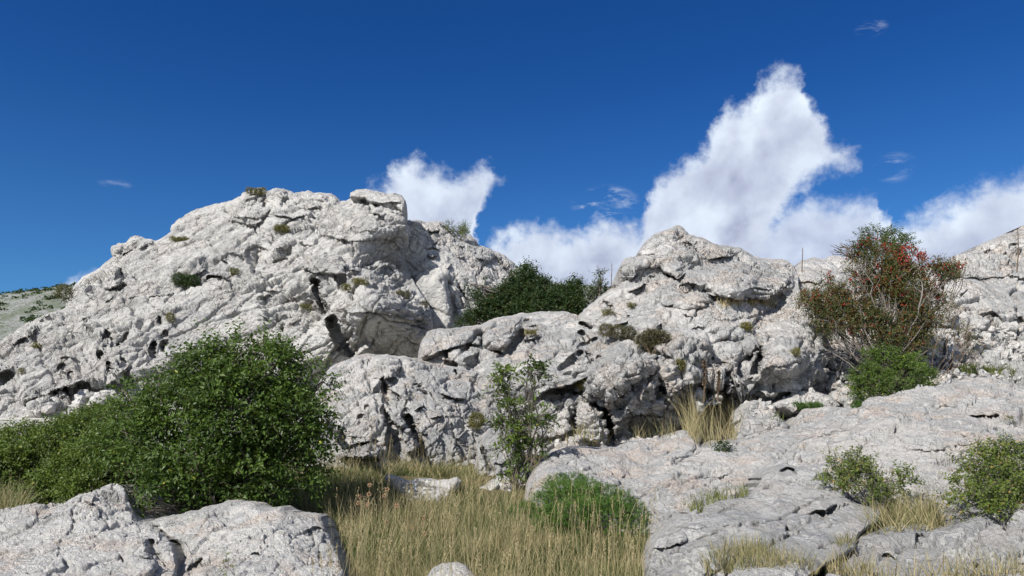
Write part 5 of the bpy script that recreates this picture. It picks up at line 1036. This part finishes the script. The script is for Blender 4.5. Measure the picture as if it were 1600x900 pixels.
# round dried flower heads
M_HEAD = plain('dried_flower', c4(.42, .28, .17), .9, .3, 120)
first = None
pts = [(577,772),(578,758),(562,776),(560,786),(605,765),(601,775),(598,830),(604,815),(620,790),(646,826),(663,809),(661,820),(664,834),(575,788),(688,835),(660,845)]
names = ['nearest the dark gap beside the bush', 'highest of the left cluster in the grass', 'left of the two lowest beside the bush shadow', 'lowest head beside the bush shadow', 'just left of the long low rock', 'below the head beside the long low rock', 'alone in the darker grass below the left cluster', 'above the lone head in the darker grass', 'under the left end of the long low rock', 'left of the trio in the middle of the grass', 'top one of the trio in the middle of the grass', 'middle one of the trio in the middle of the grass', 'bottom one of the trio in the middle of the grass', 'small one under the left cluster', 'pale one right of the trio', 'lowest one beneath the trio']
for i, ((x, y), nm) in enumerate(zip(pts, names)):
    Y = 7.9 + (i % 4) * .15; tip = at(x, y, Y); bz = gz(tip[0], tip[1]); root = empty('dried_flower', (tip[0], tip[1], bz)); tag(root, 'dried round flower head, ' + nm, 'flower', 'dried flower heads in the grass')
    if len(root['label'].split()) > 16: root['label'] = ' '.join(root['label'].split()[:16])
    tb = Tubes(); tb.wig((0, 0, 0), (0, 0, tip[2] - bz), .003, .002, .04, 6, rg, 4)
    mesh_np('stem', np.concatenate(tb.V), np.concatenate(tb.F), M_GRASS, root, attrs={'tint': np.full(len(tb.V[0]), .6)}, loc=np.zeros(3))
    m_ = 60; d = unit(rg.normal(size=(m_, 3))); V, F = leaf_mesh(np.array([0, 0, tip[2] - bz]) + d * .010, d, unit(rg.normal(size=(m_, 3))), np.full(m_, .016), np.full(m_, .012))
    mesh_np('flower_head', V, F, M_HEAD, root, smooth=False, loc=np.zeros(3))
# grass under the bush and left corner
lp = [(-60,830),(-60,770),(30,775),(70,785),(40,800)]
n = 1500; rts = on_ground(n, 36, 7.6, 9.4, [(-80,830),(-80,760),(60,760),(90,800),(40,830)], []); H = rg.uniform(.2, .5, n)
grass_obj('shaded_grass', 'dim olive grass at the left edge behind the white boulder', rts, H, np.full(n, .007), 37, M_GRASS, .3, (.4, .2))
def tuft(name, label, key, hmin, hmax, wd, mat, seed, lean=.25, tint=(.6, .2), back=0.0):
    r_ = patches[key]; n = len(r_); H = rg.uniform(hmin, hmax, n)
    return grass_obj(name, label, r_ - np.array([0, 0, .03]), H, wd * (.6 + .8 * rg.random(n)), seed, mat, lean, tint)
tuft('ledge_grass', 'short straw coloured grass on the ledge under the long overhang', 'ledge', .12, .28, .012, M_GRASS, 401, .2, (.8, .1))
tuft('tall_dry_grass', 'tall straw coloured grass tuft before the dark hollow of the pointed outcrop', 'talltan', .2, .85, .0055, M_GRASS, 402, .22, (.66, .2))
tuft('hollow_grass', 'thin dry grass blades standing at the lip of the dark hollow', 'tan2', .2, .55, .005, M_GRASS, 403, .3, (.55, .2))
tuft('wall_foot_grass', 'thin dry grass between the cracked blocks and the long slab', 'wallfoot', .12, .42, .009, M_GRASS, 404, .2, (.5, .25))
tuft('green_turf', 'short green turf on top of the slope at the right', 'turf', .06, .16, .012, M_GREENGRASS, 405, .3, (.2, .2))
tuft('seam_grass', 'olive grass growing along the seam between the two slabs', 'seam', .07, .2, .008, M_GREENGRASS, 406, .3, (.6, .25))
tuft('arching_grass', 'arching pale grass clump between the two leafy shrubs', 'clump', .15, .36, .006, M_GRASS, 407, .5, (.5, .22))
tuft('slab_foot_grass', 'pale olive grass clump at the foot of the patchy slab', 'slabfoot', .10, .28, .006, M_GRASS, 408, .4, (.45, .2))
tuft('crack_grass', 'withered brown grass in the gap between the two lower slabs', 'crackgrass', .06, .2, .006, M_GRASS, 409, .5, (.4, .25))
tuft('corner_grass', 'sparse pale grass blades along the bottom edge before the right slabs', 'cornergrass', .06, .26, .005, M_GRASS, 412, .4, (.6, .2))
tuft('edge_turf', 'yellowish turf at the right edge of the slope', 'nook', .06, .16, .012, M_GREENGRASS, 410, .3, (.6, .2))
tuft('gap_grass', 'green grass tuft between the rounded rock and the long slab', 'rightofg', .08, .2, .010, M_GREENGRASS, 411, .3, (.3, .2))
# loose rubble
def rubble(name, label, polys, n, smin, smax, seed):
    rg = np.random.default_rng(seed); ph = (1 + 5 ** .5) / 2
    iv = unit(np.array([[-1,ph,0],[1,ph,0],[-1,-ph,0],[1,-ph,0],[0,-1,ph],[0,1,ph],[0,-1,-ph],[0,1,-ph],[ph,0,-1],[ph,0,1],[-ph,0,-1],[-ph,0,1]], float))
    ff = np.array([[0,11,5],[0,5,1],[0,1,7],[0,7,10],[0,10,11],[1,5,9],[5,11,4],[11,10,2],[10,7,6],[7,1,8],[3,9,4],[3,4,2],[3,2,6],[3,6,8],[3,8,9],[4,9,5],[2,4,11],[6,2,10],[8,6,7],[9,8,1]])
    Vs, Fs, nn_ = [], [], 0
    for q, pl in enumerate(polys):
        for p in gpatch(pl, n[q], seed + q):
            s_ = smin + (smax - smin) * rg.random() ** 3
            A_ = np.linalg.qr(rg.normal(size=(3, 3)))[0]
            v = iv * (1 + rg.normal(size=(12, 1)) * .16) * np.array([1, .8, .6]) @ A_ * s_ + p - np.array([0, s_ * .3, 0])
            Vs.append(v); Fs.append(ff + nn_); nn_ += 12
    o = mesh_np(name, np.concatenate(Vs), np.concatenate(Fs), M_NEAR, smooth=False, loc=np.concatenate(Vs).mean(0)); tag(o, label, 'rubble', kind='stuff'); return o
rubble('ridge_rubble', 'loose white rubble below the dark hole of the broken ridge', [[(1440,525),(1500,510),(1610,515),(1610,575),(1500,580),(1440,600)], [(1290,560),(1350,520),(1420,560),(1330,620),(1290,610)], [(1440,585),(1600,580),(1600,594),(1430,606)]], [320, 130, 120], .025, .14, 701)
rubble('dome_foot_rubble', 'loose white stones under the ledge at the foot of the dome', [[(40,640),(70,625),(200,612),(230,640),(120,655),(50,662)]], [150], .05, .30, 711)
rubble('outcrop_foot_rubble', 'loose stones in the gaps at the foot of the pointed outcrop', [[(1120,640),(1200,615),(1330,600),(1340,640),(1240,655),(1130,672)], [(850,685),(950,690),(1080,664),(1060,690),(860,698)]], [110, 70], .02, .10, 721)
# dead stalks on the rocks
def stalk(label, x, y0, y1, Y, r=.012, heads=False):
    a, b = at(x, y0, Y), at(x + 1, y1, Y); root = empty('dry_stalk', a); tag(root, label, 'stalk'); tb = Tubes()
    tb.wig(np.zeros(3), b - a, r, r * .4, .03, 9, rg, 4)
    L_ = np.linalg.norm(b - a); m_ = 90 if heads else 40; k = rg.uniform(.35 if heads else .2, 1, (m_, 1)); w_ = r * (3.2 if heads else 1.6)
    V, F = leaf_mesh((b - a) * k + rg.normal(size=(m_, 3)) * r * .4, unit(rg.normal(size=(m_, 3)) * [1, 1, .4] + [0, 0, .5]), unit(rg.normal(size=(m_, 3))), np.full(m_, w_), np.full(m_, w_ * .8))
    SV = np.concatenate(tb.V); bpy.data.objects.remove(root)
    tag(mesh_np('dry_stalk', np.concatenate([SV, V]) + a, [np.concatenate(tb.F), F + len(SV)], M_TWIG, smooth=False, loc=a), label, 'stalk')
stalk('thin dark stalk against the cloud left of the pointed top', 955, 448, 411, 17.4, .010)
stalk('thin dry stalk on the ridge between the pointed outcrop and the berries', 1253, 425, 387, 17.6, .012)
stalk('dark dry stalk near the right edge before the ridge', 1589, 426, 357, 19.5, .016)
stalk('brown seed spike left of its twin in the tall dry grass', 1100, 628, 562, 12.9, .014, True)
stalk('brown seed spike right of its twin in the tall dry grass', 1122, 628, 580, 12.9, .014, True)
# ------------------------------------------------------------------ sun, sky, clouds
SUN = np.array([-0.50, -0.55, 0.67]); SUN /= np.linalg.norm(SUN)
ld = bpy.data.lights.new('sun', 'SUN'); lo = bpy.data.objects.new('sun', ld); COL.objects.link(lo)
ld.energy = 4.5; ld.angle = R(0.53); ld.color = (1.0, 0.955, 0.89)
lo.rotation_euler = Vector(SUN).to_track_quat('Z', 'Y').to_euler(); lo.location = (-20, -20, 30)
w = bpy.data.worlds.new('World'); scene.world = w; w.use_nodes = True
nt = w.node_tree; nt.nodes.clear(); g = G(nt)
sky = nt.nodes.new('ShaderNodeTexSky'); sky.sky_type = 'NISHITA'; sky.sun_disc = False
sky.sun_elevation = math.asin(SUN[2]); sky.sun_rotation = math.atan2(SUN[0], SUN[1]); sky.altitude = 600
sky.air_density = 1.0; sky.dust_density = 0.2; sky.ozone_density = 3.0
tc = nt.nodes.new('ShaderNodeTexCoord'); D = tc.outputs['Generated']
sx = nt.nodes.new('ShaderNodeSeparateXYZ'); nt.links.new(D, sx.inputs[0])
AZ = g.m('ARCTAN2', sx.outputs[0], sx.outputs[1])
EL = g.m('ARCSINE', g.m('MINIMUM', sx.outputs[2], 1.0))
def azel(px, py):
    v = ray(px, py); v = v / np.linalg.norm(v); return math.atan2(v[0], v[1]), math.asin(v[2])
AZ0, AZ1, EL0, EL1 = -0.75, 0.75, 0.0, 0.60
U = g.node('ShaderNodeMapRange', {'Value': AZ, 'From Min': AZ0, 'From Max': AZ1}).outputs[0]
V_ = g.node('ShaderNodeMapRange', {'Value': EL, 'From Min': EL0, 'From Max': EL1}).outputs[0]
def uv(px, py):
    a, e = azel(px, py); return (a - AZ0) / (AZ1 - AZ0), (e - EL0) / (EL1 - EL0)
cv = g.node('ShaderNodeCombineXYZ', {0: AZ, 1: EL, 2: 0.0}).outputs[0]
# turbulent warp of the cloud outline
wn = g.node('ShaderNodeTexNoise', {'Vector': cv, 'Scale': 17.0, 'Detail': 9, 'Roughness': 0.66})
ws = nt.nodes.new('ShaderNodeSeparateColor'); nt.links.new(wn.outputs['Color'], ws.inputs[0])
def curve(pts, x):
    n = nt.nodes.new('ShaderNodeFloatCurve'); c = n.mapping.curves[0]
    P = sorted(uv(*p) for p in pts); Q = []
    for p in P:
        if not Q or p[0] - Q[-1][0] > 0.0006: Q.append(p)
    while len(c.points) < len(Q): c.points.new(0.5, 0.5)
    for i, p in enumerate(Q):
        c.points[i].location = p; c.points[i].handle_type = 'AUTO_CLAMPED'
    n.mapping.update(); nt.links.new(x, n.inputs['Value'])
    return n.outputs[0]
UW = g.m('ADD', U, g.m('MULTIPLY', g.m('SUBTRACT', ws.outputs[0], 0.5), 0.035))
VW = g.m('ADD', V_, g.m('MULTIPLY', g.m('SUBTRACT', ws.outputs[1], 0.5), 0.09))
fn = g.noise(cv, 42.0, 7, 0.62)
fine = g.m('SUBTRACT', fn, 0.5)
def cloud(top, bot, soft=0.05):
    t = g.m('SUBTRACT', curve(top, UW), VW)
    f = t if bot is None else g.m('SMOOTH_MIN', t, g.m('SUBTRACT', VW, curve(bot, UW)), 0.03)
    a = g.ss(g.m('ADD', f, g.m('MULTIPLY', fine, 0.085)), -soft * .05, soft * 1.25)
    return a, f
LOW = 700
c1, f1 = cloud([(0, LOW), (520, LOW), (555, 330), (572, 288), (592, 283), (606, 272), (612, 255), (630, 243), (650, 240), (680, 250), (705, 258), (735, 253), (758, 250), (775, 268), (792, 284), (806, 300), (830, LOW), (1600, LOW)],
               [(0, LOW), (700, LOW), (735, 420), (748, 360), (756, 326), (770, 306), (795, 292), (830, 250), (1600, 250)], 0.045)
c2, f2 = cloud([(0, LOW), (690, LOW), (735, 400), (760, 372), (785, 354), (812, 346), (850, 341), (880, 346), (895, 342), (906, 336), (918, 346), (935, 330), (948, 324), (965, 332), (990, 338), (1008, 315), (1020, 288), (1036, 265), (1058, 246), (1086, 234), (1100, 214), (1114, 190), (1126, 165), (1150, 150), (1178, 134), (1190, 115), (1210, 104), (1230, 98), (1248, 110), (1258, 138), (1276, 160), (1290, 190), (1312, 215), (1335, 232), (1352, 250), (1375, 330), (1400, LOW), (1600, LOW)],
               [(0, LOW), (1100, LOW), (1180, 420), (1240, 330), (1262, 302), (1300, 282), (1330, 268), (1352, 256), (1375, 240), (1600, 240)], 0.045)
c3, f3 = cloud([(0, LOW), (1080, LOW), (1130, 372), (1160, 346), (1190, 331), (1220, 314), (1250, 303), (1290, 307), (1320, 302), (1346, 292), (1368, 294), (1384, 310), (1384, 330), (1400, 380), (1440, LOW), (1700, LOW)], None, 0.050)
c4_, f4 = cloud([(0, LOW), (1290, LOW), (1340, 372), (1370, 350), (1400, 338), (1440, 326), (1480, 306), (1520, 286), (1560, 263), (1600, 254), (1700, 235), (1760, 240)], None, 0.050)
c5, f5 = cloud([(-60, 480), (0, 480), (55, 470), (80, 452), (105, 444), (128, 424), (145, 416), (160, 420), (175, LOW), (700, LOW)], None, 0.04)
# thin wisps
wz = g.node('ShaderNodeMapping', {'Vector': cv, 'Rotation': (0, 0, R(-38)), 'Scale': (1.0, 3.2, 1.0)}).outputs[0]
wf = g.noise(wz, 22.0, 8, 0.66, 0.4)
def wisp(px, py, rx, ry, amt):
    u0, v0 = uv(px, py); du = rx / FPX / (AZ1 - AZ0); dv = ry / FPX / (EL1 - EL0)
    a = g.m('DIVIDE', g.m('SUBTRACT', U, u0), du); b = g.m('DIVIDE', g.m('SUBTRACT', V_, v0), dv)
    r = g.m('ADD', g.m('MULTIPLY', a, a), g.m('MULTIPLY', b, b))
    return g.m('MULTIPLY', g.m('MULTIPLY', g.ss(r, 1.0, 0.0), g.ss(wf, 0.46, 0.72)), amt)
ws_ = g.m('MAXIMUM', wisp(945, 318, 60, 32, 0.9), wisp(1398, 262, 34, 24, 0.45))
ws_ = g.m('MAXIMUM', ws_, g.m('MAXIMUM', wisp(1362, 44, 26, 14, 0.55), wisp(180, 287, 26, 8, 0.25)))
# shading of the cloud: denser, lower parts are greyer, puffs catch the sun on their upper left
def fbmc(off): return g.noise(g.vm('ADD', cv, off), 9.0, 6, 0.52, 0.2)
e = g.m('SUBTRACT', fbmc((0, 0, 0)), fbmc((-0.016, 0.022, 0)))
lowf = g.noise(cv, 6.0, 4, 0.5)
def shade(f, deep, base):
    d = g.ss(f, 0.0, deep)
    s = g.m('SUBTRACT', base, g.m('MULTIPLY', d, g.m('ADD', 0.02, g.m('MULTIPLY', g.ss(lowf, 0.38, 0.60), 0.22))))
    return g.m('ADD', s, g.m('MULTIPLY', e, 0.8))
def cc(s):
    return g.node('ShaderNodeCombineColor', {0: g.m('MULTIPLY', s, 0.89), 1: g.m('MULTIPLY', s, 0.985), 2: g.m('MULTIPLY', g.m('POWER', s, 0.75), 0.985)}).outputs[0]
KSKY = 0.08
tintc = g.mix(g.ss(EL, 0.05, 0.48), c4(0.25, 0.54, 0.83), c4(0.084, 0.34, 0.72))
hs = g.mix(1.0, sky.outputs[0], tintc, 'MULTIPLY')
skyc = hs
def over(col, a, s): return g.mix(a, col, g.vm('SCALE', cc(s), scale=1.0 / KSKY))
col = skyc
col = over(col, g.m('MULTIPLY', ws_, 0.7), g.m('ADD', 0.62, 0.0))
col = over(col, g.m('MULTIPLY', c5, 0.92), shade(f5, 0.3, 0.55))
col = over(col, g.m('MULTIPLY', c4_, 0.96), shade(f4, 0.22, 0.55))
col = over(col, g.m('MULTIPLY', c2, 0.97), shade(f2, 0.22, 0.55))
col = over(col, g.m('MULTIPLY', c3, 0.90), shade(f3, 0.20, 0.55))
col = over(col, g.m('MULTIPLY', c1, 0.95), shade(f1, 0.25, 0.55))
# unseen scattered cumulus added behind the viewer to raise the fill light
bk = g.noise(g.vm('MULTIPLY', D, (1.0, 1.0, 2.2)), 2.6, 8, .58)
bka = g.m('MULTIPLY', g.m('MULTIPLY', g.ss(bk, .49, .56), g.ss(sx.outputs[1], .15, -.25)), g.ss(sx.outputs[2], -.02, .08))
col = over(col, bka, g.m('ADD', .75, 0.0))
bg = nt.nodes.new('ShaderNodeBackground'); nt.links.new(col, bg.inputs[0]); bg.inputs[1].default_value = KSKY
wo = nt.nodes.new('ShaderNodeOutputWorld'); nt.links.new(bg.outputs[0], wo.inputs[0])
w.cycles.sampling_method = 'MANUAL'; w.cycles.sample_map_resolution = 512

scene.view_settings.view_transform = 'Standard'; scene.view_settings.look = 'None'
scene.view_settings.gamma = 1.0; scene.view_settings.use_curve_mapping = False
scene.view_settings.exposure = 0.6
scene.cycles.use_denoising = True
try: scene.cycles.denoiser = 'OPENIMAGEDENOISE'
except Exception: pass
scene.cycles.max_bounces = 5; scene.cycles.diffuse_bounces = 3; scene.cycles.transparent_max_bounces = 4
scene.cycles.transmission_bounces = 2; scene.cycles.glossy_bounces = 2
scene.cycles.caustics_reflective = False; scene.cycles.caustics_refractive = False
